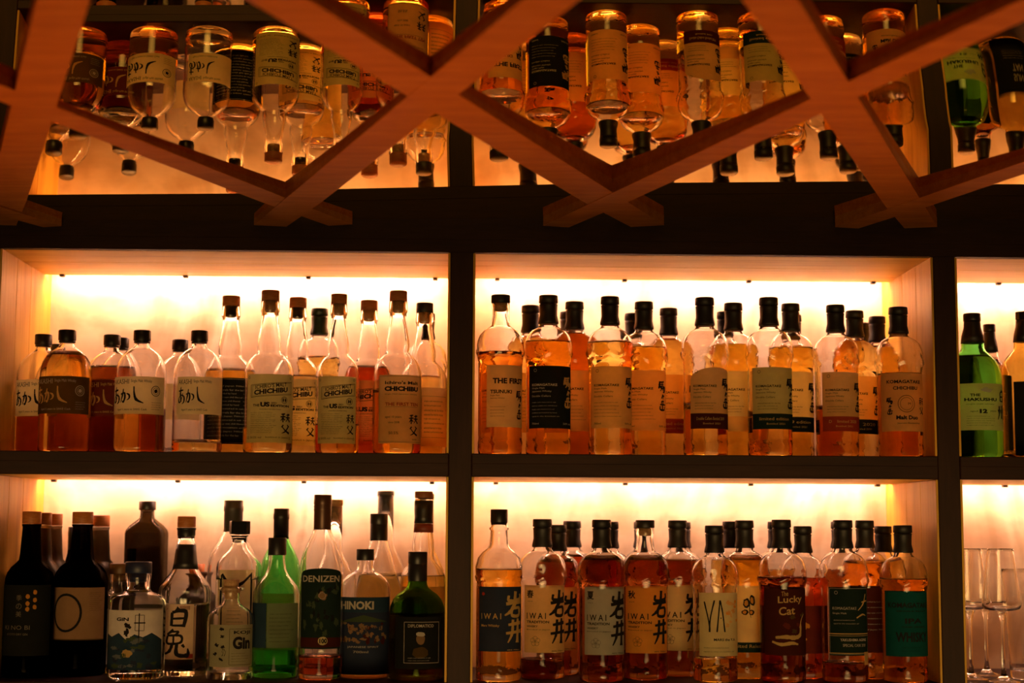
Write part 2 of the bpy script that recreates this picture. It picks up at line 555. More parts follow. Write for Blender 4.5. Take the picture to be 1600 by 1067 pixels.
class Art:
    """flat shapes on a label, in fractions of the label as the photograph shows it"""
    def __init__(s, R, u0, u1, H, hpx):
        s.R, s.H, s.hpx = R, H, hpx
        s.t0, s.t1 = math.asin(max(-.985, u0)), math.asin(min(.985, u1))
        s.u0, s.u1 = u0, u1
        s.layers = {}
    def sx(s, x):
        u = s.u0 + (s.u1 - s.u0) * x
        return s.R * math.asin(max(-.985, min(.985, u)))
    def put(s, m, part, V, Fc, lift=1):
        k = (m().name, part)
        if k not in s.layers:
            s.layers[k] = (m, part, [], [], lift)
        L = s.layers[k]
        n = len(L[2])
        L[2].extend(V)
        L[3].extend(tuple(i + n for i in f) for f in Fc)
    def text(s, t, x0, x1, y0, y1, m=INK, bold=0, jit=0, lift=2, slant=0):
        V, Fc = text_data(t, bold)
        if not V:
            return
        a, b = s.sx(x0), s.sx(x1)
        V = [(a + (b - a) * x + random.uniform(-jit, jit) * (b - a), s.H * (y0 + (y1 - y0) * y + slant * x)) for x, y in V]
        s.put(m, 'lettering', V, Fc, lift)
    def lines(s, x0, x1, y0, y1, n, m=INK, h=.5, seed=1):
        rnd = random.Random(seed)
        pool = ['distilled and bottled by hand', 'single cask matured in oak', 'aged in the mountain air', 'selected barrels for the bar', 'product of Japan 700ml', 'japanese whisky non chill filtered']
        for i in range(n):
            ya = y1 - (y1 - y0) * (i + .5) / n
            hh = (y1 - y0) / n * h
            s.text(rnd.choice(pool), x0, x0 + (x1 - x0) * rnd.uniform(.75, 1), ya - hh / 2, ya + hh / 2, m)
    def brush(s, k, x0, x1, y0, y1, m=INK, fat=1):
        a, b = s.sx(x0), s.sx(x1)
        w, h = b - a, s.H * (y1 - y0)
        for i, (pts, wd) in enumerate(BRUSH[k]):
            q = [(p[0] * w, p[1] * h) for p in pts]
            base = min(w, h) if k != 'akashi' else w * .42
            if k in ('komagatake', 'rabbit', 'hakushu', 'iwai'):
                base = w * 1.15
            V, Fc = stroke(q, [x * base * fat * (1.7 if k == 'akashi' else 1.35) for x in wd], i)
            s.put(m, 'calligraphy', [(a + x, s.H * y0 + y) for x, y in V], Fc, 3)
    def rect(s, x0, x1, y0, y1, m, part='band', lift=1):
        a, b = s.sx(x0), s.sx(x1)
        n = max(1, int((b - a) / .004))
        V, Fc = [], []
        for i in range(n + 1):
            x = a + (b - a) * i / n
            V += [(x, s.H * y0), (x, s.H * y1)]
        for i in range(n):
            Fc.append((2 * i, 2 * i + 2, 2 * i + 3, 2 * i + 1))
        s.put(m, part, V, Fc, lift)
    def poly(s, pts, m, part='picture', lift=2):
        V = [(s.sx(x), s.H * y) for x, y in pts]
        s.put(m, part, V, [tuple(range(len(V)))], lift)
    def blob(s, cx, cy, rx, ry, m, part='picture', seed=0, wob=.15, n=18, lift=2):
        rnd = random.Random(seed)
        c = s.sx(cx)
        V = [(c, s.H * cy)]
        for i in range(n):
            k = 1 + rnd.uniform(-wob, wob)
            V.append((c + rx * k * math.cos(2 * math.pi * i / n), s.H * cy + ry * k * math.sin(2 * math.pi * i / n)))
        s.put(m, part, V, [(0, 1 + i, 1 + (i + 1) % n) for i in range(n)], lift)
    def ring(s, cx, cy, r, w, m=INK, part='emblem', ry=None, n=28, lift=2):
        c = s.sx(cx)
        ry = ry or r
        V, Fc = [], []
        for i in range(n):
            a = 2 * math.pi * i / n
            V += [(c + r * math.cos(a), s.H * cy + ry * math.sin(a)), (c + (r - w) * math.cos(a), s.H * cy + (ry - w) * math.sin(a))]
        for i in range(n):
            j = (i + 1) % n
            Fc.append((2 * i, 2 * j, 2 * j + 1, 2 * i + 1))
        s.put(m, part, V, Fc, lift)
    def frame(s, x0, x1, y0, y1, w, m=INK, slant=0, part='frame_line'):
        a, b = s.sx(x0), s.sx(x1)
        pts = [(a, s.H * y0), (b, s.H * (y0 + slant)), (b, s.H * (y1 + slant)), (a, s.H * y1)]
        for i in range(4):
            p, q = pts[i], pts[(i + 1) % 4]
            n = max(1, int(math.hypot(q[0] - p[0], q[1] - p[1]) / .005))
            dx, dy = q[0] - p[0], q[1] - p[1]
            l = math.hypot(dx, dy)
            nx, ny = -dy / l * w / 2, dx / l * w / 2
            V, Fc = [], []
            for j in range(n + 1):
                x, y = p[0] + dx * j / n, p[1] + dy * j / n
                V += [(x - nx, y - ny), (x + nx, y + ny)]
            for j in range(n):
                Fc.append((2 * j, 2 * j + 2, 2 * j + 3, 2 * j + 1))
            s.put(m, part, V, Fc, 2)

def wrap(name, R, z0, V, Fc, m, parent, lift, bulge=None):
    if Fc and max(max(V[i][0] for i in f) - min(V[i][0] for i in f) for f in Fc) > .0045:
        bm = bmesh.new()
        bv = [bm.verts.new((x, t, 0)) for x, t in V]
        for f in Fc:
            if len(set(f)) == len(f) and len(f) > 2:
                try:
                    bm.faces.new([bv[i] for i in f])
                except ValueError:
                    pass
        x0, x1 = min(v[0] for v in V), max(v[0] for v in V)
        x = x0 + .003
        while x < x1:
            bmesh.ops.bisect_plane(bm, geom=bm.verts[:] + bm.edges[:] + bm.faces[:], plane_co=(x, 0, 0), plane_no=(1, 0, 0))
            x += .003
        bm.verts.index_update()
        V = [(v.co.x, v.co.y) for v in bm.verts]
        Fc = [tuple(v.index for v in f.verts) for f in bm.faces]
        bm.free()
    VV = []
    for s_, t in V:
        th = s_ / R
        r = R + .0005 + lift * .00022
        VV.append((r * math.sin(th), -r * math.cos(th), z0 + t))
    return link_mesh(name, VV, Fc, m, parent, False)

def make_label(parent, R, z0, H, u0, u1, m, art=None, name='label', top=None, flat=None):
    """the paper round the bottle; art(Art) draws on it. flat: half-depth of a flat-fronted bottle"""
    A_ = Art(R, u0, u1, H, H)
    a, b = A_.sx(0), A_.sx(1)
    n = max(4, int((b - a) / .003))
    V, Fc = [], []
    for i in range(n + 1):
        x = a + (b - a) * i / n
        t = H
        if top == 'arch':
            f = i / n
            t = H * (.80 + .20 * math.sqrt(max(0, 1 - ((f - .62) / .62) ** 2))) if f < .62 else H * (1 - .06 * ((f - .62) / .38) ** 2)
        if top == 'dome':
            t = H * (.925 + .075 * math.sqrt(max(0, 1 - ((i / n - .5) / .5) ** 2)))
        V += [(x, 0), (x, t)]
    for i in range(n):
        Fc.append((2 * i, 2 * i + 2, 2 * i + 3, 2 * i + 1))
    lab = wrap(name, R, z0, V, Fc, m, parent, 0)
    if art:
        art(A_)
        for (mf, part, V, Fc, lift) in A_.layers.values():
            wrap(part, R, z0, V, Fc, mf(), lab, lift)
    return lab

# ------------------------------------------------------------------ bottle shapes, in units of 1/866 m, bottom to top
def cap_screw(r, z0, z1):
    return [(r * .93, z0), (r * .93, z0 + 2), (r * .86, z0 + 2.6), (r * .98, z0 + 3.4), (r, z0 + 4.2), (r, z1 - 1.2), (r * .93, z1), (0, z1)]
def cap_marked(z0, z1, r=15):
    h = z1 - z0
    return [(r * 1.06, z0), (r * 1.08, z0 + 3), (r * .93, z0 + .3 * h), (r * .955, z0 + .62 * h), (r * 1.0, z0 + .68 * h), (r * .88, z0 + .70 * h), (r * .88, z0 + .72 * h), (r * 1.02, z0 + .74 * h), (r, z1 - 1.5), (r * .95, z1), (0, z1)]
def disc(r, z0, z1):
    return [(r * .96, z0), (r, z0 + 1), (r, z1 - 1.2), (r * .94, z1), (0, z1)]

TYPES = {
 # glass outline; top of the hollow; H total; caps: list of (name, profile, material key)
 'flask': dict(H=185, R=39.5, g=[(0, 4), (25, 2.5), (36, 0), (38.5, 2), (39.5, 7), (39.5, 60), (39.5, 118), (38.6, 127), (36, 136), (31, 145), (24, 152), (16.5, 157), (12.5, 160), (11.2, 164), (11, 170), (11, 181), (0, 181)], top=179,
        caps=[('cap', cap_screw(13.6, 166, 185), 'black')]),
 'tall': dict(H=252, R=38.5, g=[(0, 7), (20, 5), (33, 0), (36.5, 2), (38, 7), (38.5, 60), (38.5, 118), (38, 127), (35.3, 136), (30, 144.5), (24, 150.5), (19.6, 154.5), (18.4, 158), (19.2, 164), (19, 172), (16.8, 185), (14.2, 200), (13.2, 210), (13.2, 217), (14.6, 219), (14.8, 225), (14.6, 235.5), (0, 235.5)], top=219, bore=9.6,
        caps=[('cork', [(8.3, 221), (9.2, 223), (9.4, 235.5), (0, 235.5)], 'cork'), ('cap', disc(14, 236, 252), 'wood')]),
 'still': dict(H=248, R=37.8, g=[(0, 5), (20, 4), (31, 0), (34, 2), (35, 6), (35.2, 12), (35, 18), (34.6, 26), (35, 60), (35, 138), (35.6, 143), (36.6, 148), (37.4, 153), (37.8, 158), (37.8, 164), (37.6, 170), (36.6, 177), (33.5, 185), (27, 192.5), (19, 197), (15, 200), (14, 204), (13.6, 210), (13.4, 240), (0, 240)], top=238, rough=True,
        caps=[('cap', cap_marked(204, 248), 'capsule')]),
 'still_open': dict(H=248, R=37.8, g=[(0, 5), (20, 4), (31, 0), (34, 2), (35, 6), (35.2, 12), (35, 18), (34.6, 26), (35, 60), (35, 138), (35.6, 143), (36.6, 148), (37.4, 153), (37.8, 158), (37.8, 164), (37.6, 170), (36.6, 177), (33.5, 185), (27, 192.5), (19, 197), (15.3, 200), (14.6, 206), (13.6, 216), (13.4, 224), (14.4, 227), (14.4, 235), (0, 235)], top=226, bore=10, rough=True,
        caps=[('cork', [(8.6, 224), (9.8, 226), (9.8, 235), (0, 235)], 'cork'), ('cap', disc(15.2, 235.5, 248), 'capsule')]),
 'screw': dict(H=265, R=37, g=[(0, 5), (20, 4), (31, 0), (34, 2), (35, 6), (35.2, 12), (34.6, 22), (35, 60), (35, 150), (36, 158), (37, 165), (36.6, 176), (33, 189), (26, 198), (18, 204), (15.2, 210), (14, 224), (13.6, 232), (15.6, 234), (15.6, 236), (13, 238), (13, 262), (0, 262)], top=258, rough=True,
        caps=[('cap', cap_screw(13.6, 241, 265), 'black')]),
 'round': dict(H=261, R=41, g=[(0, 6), (22, 4), (36, 0), (40, 3), (41, 9), (41, 70), (41, 146), (40.2, 155), (37.4, 164), (31.5, 172.5), (24, 179), (19.2, 184), (17.8, 194), (16.4, 214), (15, 234), (15, 237), (16, 238), (16, 241), (0, 241)], top=236, caps=[('cap', disc(15.8, 241.5, 261), 'wood')]),
 'square': dict(H=281, R=32.5, sq=5, g=[(0, 5), (20, 2), (30, 0), (32, 3), (32.5, 8), (32.5, 120), (32.5, 226), (31, 232), (26, 239), (17, 247), (11.5, 252), (10.5, 258), (10.5, 266), (0, 266)], top=262, caps=[('cap', disc(13.8, 266, 281), 'black')]),
 'squat': dict(H=187, R=43, sq=0, g=[(0, 10), (28, 9), (36, 1), (40, 0), (42.5, 4), (43, 10), (43, 60), (43, 118), (42, 126), (38, 131.5), (30, 135), (22, 138), (18.5, 142), (18, 148), (18.5, 158), (19.5, 160), (19.5, 168), (0, 168)], top=160, bore=14,
        caps=[('cork', [(13, 156), (13.6, 158), (13.6, 168), (0, 168)], 'stop'), ('cap', disc(20, 168.5, 187), 'stop')]),
 'shoulder': dict(H=257, R=40.5, g=[(0, 8), (24, 7), (34, 0), (38.5, 1), (40, 6), (39, 24), (39.5, 60), (39.5, 116), (40.5, 119), (40.5, 134), (39, 142), (32, 152), (24, 163), (19.5, 171), (17.5, 180), (15.5, 200), (14, 214), (13, 218), (13, 234), (14.5, 235), (14.5, 238), (0, 238)], top=232, flute=(118, 136), bore=9,
        caps=[('capsule', [(19.9, 171), (18, 181), (16, 200), (15, 211), (0, 211.5)], 'black'), ('cork', [(13.3, 225), (13.8, 226), (13.8, 234.5), (14.8, 235), (14.8, 238.5), (0, 238.5)], 'black'), ('cap', disc(14, 239, 257), 'wood')]),
 'wine': dict(H=270, R=36, g=[(0, 8), (20, 6), (30, 0), (34, 2), (36, 7), (36, 80), (36, 160), (35, 172), (31.5, 186), (25, 199), (18.5, 210), (14.5, 219), (13.2, 228), (13, 262), (0, 262)], top=258, caps=[('capsule', [(13.6, 220), (13.6, 252), (14.4, 253), (14.4, 261), (13.8, 262), (13.9, 269), (13, 270), (0, 270)], 'greycap')]),
 'hex': dict(H=242, R=33, sq=4, g=[(0, 6), (20, 4), (30, 0), (32.5, 3), (33, 8), (33, 80), (33, 168), (31.5, 176), (26, 184), (18, 193), (13, 200), (11.5, 206), (11.5, 217), (13.5, 218), (13.5, 221), (0, 221)], top=216, caps=[('cap', disc(16, 221, 242), 'facet')]),
 'apothecary': dict(H=152, R=35.5, g=[(0, 12), (24, 10), (32, 0), (34.5, 1), (35.5, 6), (35.5, 50), (35.5, 88), (34.5, 96), (31, 103), (25, 108), (18, 112), (14.5, 116), (13.5, 122), (13.5, 132), (15, 135), (19.5, 137), (19.5, 139.5), (14, 140.5), (0, 140.5)], top=134, bore=10.4,
        caps=[('cork', [(9.2, 122), (10, 127), (11.2, 141), (12.2, 152), (0, 152)], 'cork')]),
 'gin': dict(H=214, R=35.5, g=[(0, 9), (22, 7), (31, 0), (34.5, 2), (35.5, 8), (35.5, 60), (35.5, 122), (34.5, 131), (31, 140), (25, 148), (18.5, 156), (14.8, 165), (13, 176), (12.4, 188), (12.2, 210), (0, 210)], top=206, caps=[('cap', [(13.6, 187), (13.9, 188), (13.9, 213), (13.3, 214), (0, 214)], 'black')]),
 'rum': dict(H=287, R=33.5, g=[(0, 6), (20, 4), (29, 0), (32.5, 2), (33.5, 7), (33.5, 90), (33.5, 172), (32, 184), (28.5, 196), (23.5, 209), (18.5, 220), (14.6, 229), (13, 236), (12.6, 282), (0, 282)], top=276, caps=[('cap', [(13.2, 232), (13.4, 233), (13.4, 262), (14.1, 263), (13.3, 266), (14.1, 268), (13.3, 271), (14.1, 273), (13.6, 286), (13, 287), (0, 287)], 'brown')]),
 'decanter': dict(H=204, R=39.5, g=[(0, 6), (24, 4), (36, 0), (39, 3), (39.5, 8), (39.5, 70), (39.5, 138), (38, 147), (33.5, 156), (26, 162.5), (18, 167), (13.8, 171), (12.6, 176), (12.4, 200), (0, 200)], top=196, caps=[('cap', [(13.2, 186), (13.6, 187), (13.6, 203), (13, 204), (0, 204)], 'black')]),
 'cone': dict(H=258, R=37, g=[(0, 6), (24, 4), (34, 0), (36.5, 3), (37, 8), (37, 70), (37, 128), (35.5, 140), (31.5, 154), (26, 172), (20.5, 192), (16, 208), (13.4, 218), (13, 228), (13, 252), (0, 252)], top=248, caps=[('capsule', [(13.9, 214), (14, 215), (14, 240), (13.5, 241), (14.1, 242), (14.1, 257), (13.5, 258), (0, 258)], 'black')]),
 'globe': dict(H=292, R=36, g=[(0, 6), (24, 4), (33, 0), (35.5, 3), (36, 8), (36, 80), (36, 140), (35, 152), (31, 167), (24, 182), (17.5, 194), (14.5, 204), (13.4, 220), (12.8, 282), (14, 283), (14, 284), (0, 284)], top=281, bore=9.8, caps=[('cap', [(9.4, 262), (9.6, 283), (13.8, 283.2), (13.8, 291), (13, 292), (0, 292)], 'greycap')]),
 'keg': dict(H=198, R=42.5, g=[(0, 6), (26, 4), (38, 0), (42, 3), (42.5, 9), (42.5, 80), (42.5, 104), (41.5, 113), (37, 124), (30, 132), (22, 137.5), (17, 142), (15, 147), (14, 155), (14, 194), (0, 194)], top=190, caps=[('cap', [(14.6, 152), (14.8, 153), (14.8, 178), (14.2, 179), (14.8, 180), (14.8, 197), (14, 198), (0, 198)], 'black')]),
 'vase': dict(H=292, R=36, g=[(0, 6), (24, 4), (33, 0), (35.5, 3), (36, 8), (36, 80), (36, 148), (34.5, 158), (30, 168), (23, 176), (18, 183), (17, 190), (17.5, 200), (17, 212), (15, 226), (13.6, 236), (13, 250), (13, 276), (14, 277), (14, 280), (0, 280)], top=270, caps=[('band', [(15.8, 226), (14.8, 240), (0, 240.5)], 'maroon'), ('capsule', [(15.2, 240.6), (14.2, 250), (15, 262), (15, 277), (0, 277.5)], 'black'), ('cap', disc(14.4, 281, 292), 'brownwood')]),
 'malt': dict(H=243, R=44, g=[(0, 6), (26, 4), (39, 0), (43, 3), (44, 9), (44, 80), (44, 138), (42, 150), (37, 161), (29, 171), (21.5, 178), (18.5, 184), (18, 194), (16.5, 206), (13, 218), (12, 236), (0, 236)], top=232, caps=[('capsule', [(18.9, 193), (17.3, 206), (14, 218), (13.2, 226), (13.2, 229), (0, 229.5)], 'capsule'), ('cap', disc(14, 230, 243), 'black')]),
}
CAPM = {
 'black': plain('black_plastic', (.012, .010, .009), .38), 'capsule': plain('charcoal_capsule', (.010, .008, .007), .5), 'greycap': plain('grey_capsule', (.06, .05, .045), .4),
 'brown': plain('brown_cap', (.09, .035, .015), .35, .3), 'stop': plain('navy_stopper', (.015, .02, .06), .45), 'ambers': plain('amber_stopper', (.16, .07, .02), .45),
 'facet': plain('faceted_black', (.012, .012, .012), .2), 'maroon': plain('maroon_band', (.22, .035, .015), .5), 'orange': plain('orange_wood', (.55, .16, .035), .5),
 'wood': wood('cap_wood', (.30, .085, .02), (.42, .14, .035), (.52, .20, .055), (60, 60, 400), .5, .05), 'brownwood': wood('dark_cap_wood', (.16, .05, .02), (.22, .08, .03), (.28, .1, .04), (60, 60, 400), .5, .05),
 'cork': wood('cork', (.36, .19, .08), (.55, .32, .15), (.66, .42, .22), (300, 300, 300), .8, .2), 'green': plain('dark_green_cap', (.012, .035, .022), .35),
}
LIQ = {'amber': (.93, .58, .09), 'gold': (.96, .72, .18), 'pale': (.99, .84, .48), 'dark': (.38, .11, .018), 'red': (.62, .085, .015), 'rust': (.80, .38, .05), 'water': (.97, .96, .90), 'straw': (.98, .88, .55), 'green': (.35, .75, .25)}
GL = {'clear': ((1, 1, 1), 0), 'green': ((.60, .94, .62), 0), 'paleg': ((.90, .98, .90), 0), 'dark': ((.05, .045, .04), 0), 'smoke': ((.40, .36, .29), .08), 'frost': ((.42, .38, .32), .32), 'olive': ((.42, .66, .12), .02), 'yellow': ((.97, .90, .6), 0)}

def refine(prof, step=6):
    out = [prof[0]]
    for (r0, z0), (r1, z1) in zip(prof, prof[1:]):
        n = max(1, int(abs(z1 - z0) / step)) if z1 < 210 else 1
        for i in range(1, n + 1):
            out.append((r0 + (r1 - r0) * i / n, z0 + (z1 - z0) * i / n))
    return out

def inner(prof, z0, z1, off, bore=None, ztop=None):
    """the outline moved in by `off`, cut to z0..z1"""
    P = [(r, z) for r, z in prof if r > 0]
    i0 = next(i for i, (r, z) in enumerate(P) if z >= 5 and r > 8 and i > 2)
    P = P[i0 - 1:]
    def R_at(z):
        for (ra, za), (rb, zb) in zip(P, P[1:]):
            if za <= z <= zb and zb > za:
                return ra + (rb - ra) * (z - za) / (zb - za)
        return P[-1][0] if z > P[-1][1] else P[0][0]
    zs = [z0] + [z for r, z in P if z0 + .5 < z < z1 - .5] + [z1]
    out = []
    for z in zs:
        r = R_at(z) - off
        out.append((max(r, 1.0), z))
    return out

PLACED = []
def fit_depth(x, d, R):
    """slide a bottle back until it stands clear of those already placed"""
    while d < .360 - R - .002:
        if all(math.hypot(x - a, d - b) >= R + c + .0012 for a, b, c, s in PLACED if s == ROW):
            return d
        d += .002
    for dx in [k * .001 * sg for k in range(1, 30) for sg in (1, -1)]:
        for q in range(40):
            dd = d - q * .004
            if dd < .05:
                break
            if all(math.hypot(x + dx - a, dd - b) >= R + c + .0008 for a, b, c, s in PLACED if s == ROW):
                fit_depth.dx = dx
                return dd
    print('NO ROOM', round(x, 3), round(d, 3), round(R, 3), ROW)
    return min(d, .360 - R - .002)
fit_depth.dx = 0
ROW = None

def bottle(name, label, ty, cx, ycap, d, Rpx, level=None, liq=None, glasskind='clear', labels=(), caps=None, rot=0, group=None, flute=None):
    T = TYPES[ty]
    zb = {'up': ZM, 'low': ZL}[ROW] + .0003
    p = on_depth(cx, ycap, d)
    Rw = Rpx / ppm(d)
    Rf = Rw * (1.12 if T.get('sq') else 1.075 if T.get('rough') else 1.015)
    d = max(d, Rf + .004)
    x_want = p.x
    for _ in range(6):
        fit_depth.dx = 0
        lo_, hi_ = min(BAYS, key=lambda b: abs((b[0] + b[1]) / 2 - p.x) / (b[1] - b[0]))
        lo_, hi_ = lo_ + .0045 + Rf, hi_ - .0045 - Rf
        x_want = on_depth(cx, ycap, d).x
        xq = max(lo_, min(hi_, x_want))
        d2 = fit_depth(xq, d, Rf)
        if fit_depth.dx:
            xq += fit_depth.dx
            d = d2
            break
        if abs(d2 - d) < 1e-6:
            break
        d = d2
    p = on_depth(cx, ycap, d)
    if abs(xq - x_want) > .006:
        print('MOVED', label, round(xq - x_want, 4))
    p.x = xq
    PLACED.append((p.x, d, Rf, ROW))
    if d > .04 + 0:
        Rw = Rpx / ppm(d)
    # the cap, seen from below or above, shows its near edge
    kz = (p.z - zb) / T['H']
    kr = Rw / T['R']
    root = thing(name, label, 'bottle', (p.x, d, zb), rot, group)
    G_ = refine(T['g'])
    sq = T.get('sq', 0)
    bump = None
    if T.get('rough'):
        ph = random.uniform(0, 6)
        def bump(a, z):
            h = z / kz
            k = 1.0
            if 138 < h < 182:
                e = 1 - abs(h - 160) / 22
                k += .024 * e * math.sin(7 * a + ph + .2 * h) * math.cos(5 * a - ph + .13 * h)
                rz = 152 + 5 * abs(((a * 8 / math.pi + ph) % 2) - 1) * 1.6
                k += .045 * max(0, 1 - abs(h - rz) / 3.2)
            if 6 < h < 32:
                e = 1 - abs(h - 19) / 13
                k += .032 * e * math.sin(6 * a + ph * 2 + .35 * h) * math.cos(9 * a + ph + .2 * h)
            return k
        G_ = []
        for (r0, z0), (r1, z1) in zip(T['g'], T['g'][1:]):
            st = 2.6 if (136 <= z0 < 182 or 6 <= z0 < 32) else 12
            n = max(1, int(round((z1 - z0) / st))) if z1 > z0 else 1
            G_ += [(r0 + (r1 - r0) * i / n, z0 + (z1 - z0) * i / n) for i in range(n)]
        G_.append(T['g'][-1])
    if T.get('flute'):
        f0, f1 = T['flute']
        def bump(a, z):
            h = z / kz
            return 1 + (.02 * math.cos(24 * a) if f0 - 2 < h < f1 else 0) + (.015 * math.cos(24 * a) if 4 < h < 22 else 0)
    lz = 9.0
    if level is not None:
        lz = (on_depth(cx, level, d).z - zb) / kz
        lz = max(9.5, min(T['top'] - 6, lz))
    seg = 64 if (bump and not T.get('rough')) else (56 if bump else 40)
    sc = lambda P: [(r * kr, z * kz) for r, z in P]
    # glass: the outside, and the hollow above the liquid
    V, Fc = lathe_data(sc(G_), seg, sq=sq, bump=bump)
    if glasskind not in ('dark',):
        prof = inner([q for q in G_], lz, T['top'], 2.6)
        if T.get('bore'):
            prof = [(min(r, T['bore'] + 0.0) if z > T['top'] - 18 else r, z) for r, z in prof]
            prof.append((T['bore'], T['caps'][0][1][-1][1] - .01)) if T['caps'][0][0] == 'cork' else None
        prof = [(0, prof[0][1])] + prof + [(0, prof[-1][1])]
        V2, F2 = lathe_data(sc(prof), seg, flip=True, sq=sq, bump=bump)
        n = len(V)
        V += V2
        Fc += [tuple(i + n for i in f) for f in F2]
    col, rg = GL[glasskind]
    body = link_mesh('glass_body', V, Fc, glass(glasskind + '_glass', col, rg), root)
    if liq and glasskind != 'dark' and lz > 10:
        prof = inner([q for q in G_], 7.5, lz - .4, 3.0)
        prof = [(0, prof[0][1])] + prof + [(0, prof[-1][1])]
        V2, F2 = lathe_data(sc(prof), seg, sq=sq, bump=bump)
        link_mesh('liquid', V2, F2, absorb(liq + '_liquid', LIQ[liq]), root)
    for i, (nm, prof, mk) in enumerate(T['caps']):
        if caps and i < len(caps) and caps[i]:
            mk = caps[i]
        s2 = 8 if mk == 'facet' else 32
        o = lathe(nm, sc(prof), CAPM[mk], root, seg=s2)
        if mk == 'facet':
            o.data.polygons.foreach_set('use_smooth', [False] * len(o.data.polygons))
    Rl = Rw * (35 / 37.8 if T.get('rough') else 1.0)
    if ty == 'screw':
        Rl = Rw * 35 / 37
    if ty == 'shoulder':
        Rl = Rw * 39.6 / 40.5
    for (h0, h1, u0, u1, m, art, top) in labels:
        make_label(root, Rl, h0 * kz, (h1 - h0) * kz, u0, u1, m, art, top=top)
    return root

# ------------------------------------------------------------------ label designs
P_ = {
 'cream': paper('cream_paper', (.95, .78, .38), .6), 'tan': paper('tan_paper', (.92, .60, .22), .62), 'orange': paper('orange_paper', (.98, .40, .06), .55), 'olive': paper('olive_paper', (.74, .68, .26), .6),
 'black': paper('black_paper', (.016, .017, .014), .25), 'navy': paper('navy_paper', (.03, .04, .075), .3), 'maroon': paper('maroon_paper', (.16, .03, .015), .4), 'brown': paper('brown_paper', (.13, .08, .02), .55), 'grey': paper('greyblue_paper', (.50, .50, .42), .5),
 'dkgreen': paper('dark_green_paper', (.018, .034, .024), .4), 'teal': paper('teal_paper', (.012, .125, .12), .5), 'wine': paper('wine_paper', (.08, .018, .01), .4), 'red': paper('red_paper', (.42, .06, .02), .5), 'blue': paper('blue_paper', (.03, .06, .10), .4), 'white': paper('white_paper', (.85, .80, .70), .5),
 'amberp': paper('amber_paper', (.95, .54, .18), .65), 'picture': paper('picture_paper', (.30, .18, .09), .4), 'slate': paper('slate_paper', (.16, .18, .19), .4), 'leaf': paper('leaf_paper', (.07, .10, .05), .4), 'kraft': paper('kraft_paper', (.30, .17, .09), .2),
}
pf = lambda k: (lambda: P_[k])

def art_akashi(ink=INK, sub=INK, seal=False, dark=False):
    def f(a):
        a.text('AKASHI', .04, .36, .80, .93, sub)
        a.text('Single Malt Whisky', .40, .80, .82, .92, sub)
        a.brush('akashi', .04, .66, .26, .74, ink)
        a.text('Aged 5 years in SAKE Cask', .12, .72, .08, .15, sub)
        if seal:
            a.ring(.87, .62, .0095, .0012, sub)
            a.ring(.87, .62, .0062, .0008, sub)
            a.blob(.87, .62, .0035, .0035, sub, 'emblem', 3)
            a.lines(.80, .97, .10, .34, 4, sub, .5, 3)
    return f

def art_edition(a):
    a.frame(.10, .97, .66, .84, .0008, slant=.055)
    a.frame(.13, .95, .675, .825, .0004, slant=.055)
    a.text("ICHIRO'S MALT", .20, .88, .775, .835, bold=.015, slant=.055)
    a.text('CHICHIBU', .17, .90, .69, .765, bold=.05, slant=.055)
    a.ring(.84, .625, .0065, .0008)
    a.ring(.84, .625, .0045, .0005)
    a.blob(.82, .625, .0014, .003, INK, 'emblem', 1); a.blob(.86, .625, .0014, .003, INK, 'emblem', 2)
    a.text('THE', .15, .30, .525, .56, bold=.03)
    a.text('US', .32, .53, .52, .59, bold=.06)
    a.text('2021', .56, .68, .565, .59, bold=.03)
    a.text('EDITION', .55, .93, .52, .555, bold=.05)
    a.text('SINGLE MALT JAPANESE WHISKY', .30, .78, .475, .49, bold=.02)
    a.lines(.10, .70, .13, .45, 12, INK, .55, 5)
    a.brush('chichibu', .76, .95, .14, .43)
    a.text('50.5% vol', .10, .35, .06, .09); a.text('bottled in Japan', .45, .92, .06, .09)
    for x, y in ((.05, .95), (.95, .95), (.05, .07), (.95, .07)):
        a.ring(x, y, .0022, .0006)

def art_ten(a):
    a.frame(.02, .98, .02, .98, .0004)
    a.text("Ichiro's Malt", .15, .92, .86, .91, bold=.03)
    a.text('CHICHIBU', .14, .92, .76, .83, bold=.06)
    a.text('Single Malt Japanese Whisky', .15, .90, .705, .725)
    a.text('THE FIRST TEN', .16, .92, .545, .595, RED, bold=.02)
    a.rect(.16, .92, .53, .533, INK, 'frame_line')
    a.text('aged 10 years', .16, .55, .36, .40, INK); a.text('since 2008', .24, .50, .29, .32)
    a.text('50.5%', .25, .48, .13, .17)
    a.brush('chichibu', .72, .92, .12, .42)
    a.text('2020', .80, .90, .05, .07)

def art_koma(ink=INK, sub=INK, band=None, bandtxt='', kan=(.78, .99), dark=False):
    def f(a):
        a.ring(.14, .93, .003, .0006, sub)
        a.text('KOMAGATAKE', .07, .66, .675, .715, sub, bold=.03)
        a.text('Single Malt', .07, .36, .62, .655, sub)
        a.text('Japanese Whisky', .07, .52, .57, .605, sub)
        a.text('Double Cellars', .07, .50, .50, .53, sub)
        if band:
            a.rect(0, 1, .0, .25, band)
            a.lines(.10, .70, .30, .44, 3, sub, .4, 9)
            a.text(bandtxt, .14, .86, .14, .19, GOLD)
            a.text('Bottled 2021', .30, .75, .07, .10, GOLD)
        else:
            a.lines(.07, .75, .16, .44, 5, sub, .32, 4)
            a.text('700ml', .07, .22, .06, .09, sub); a.text('50% alc', .80, .98, .06, .09, sub)
        a.brush('komagatake', kan[0], kan[1], .32, .83, ink)
    return f

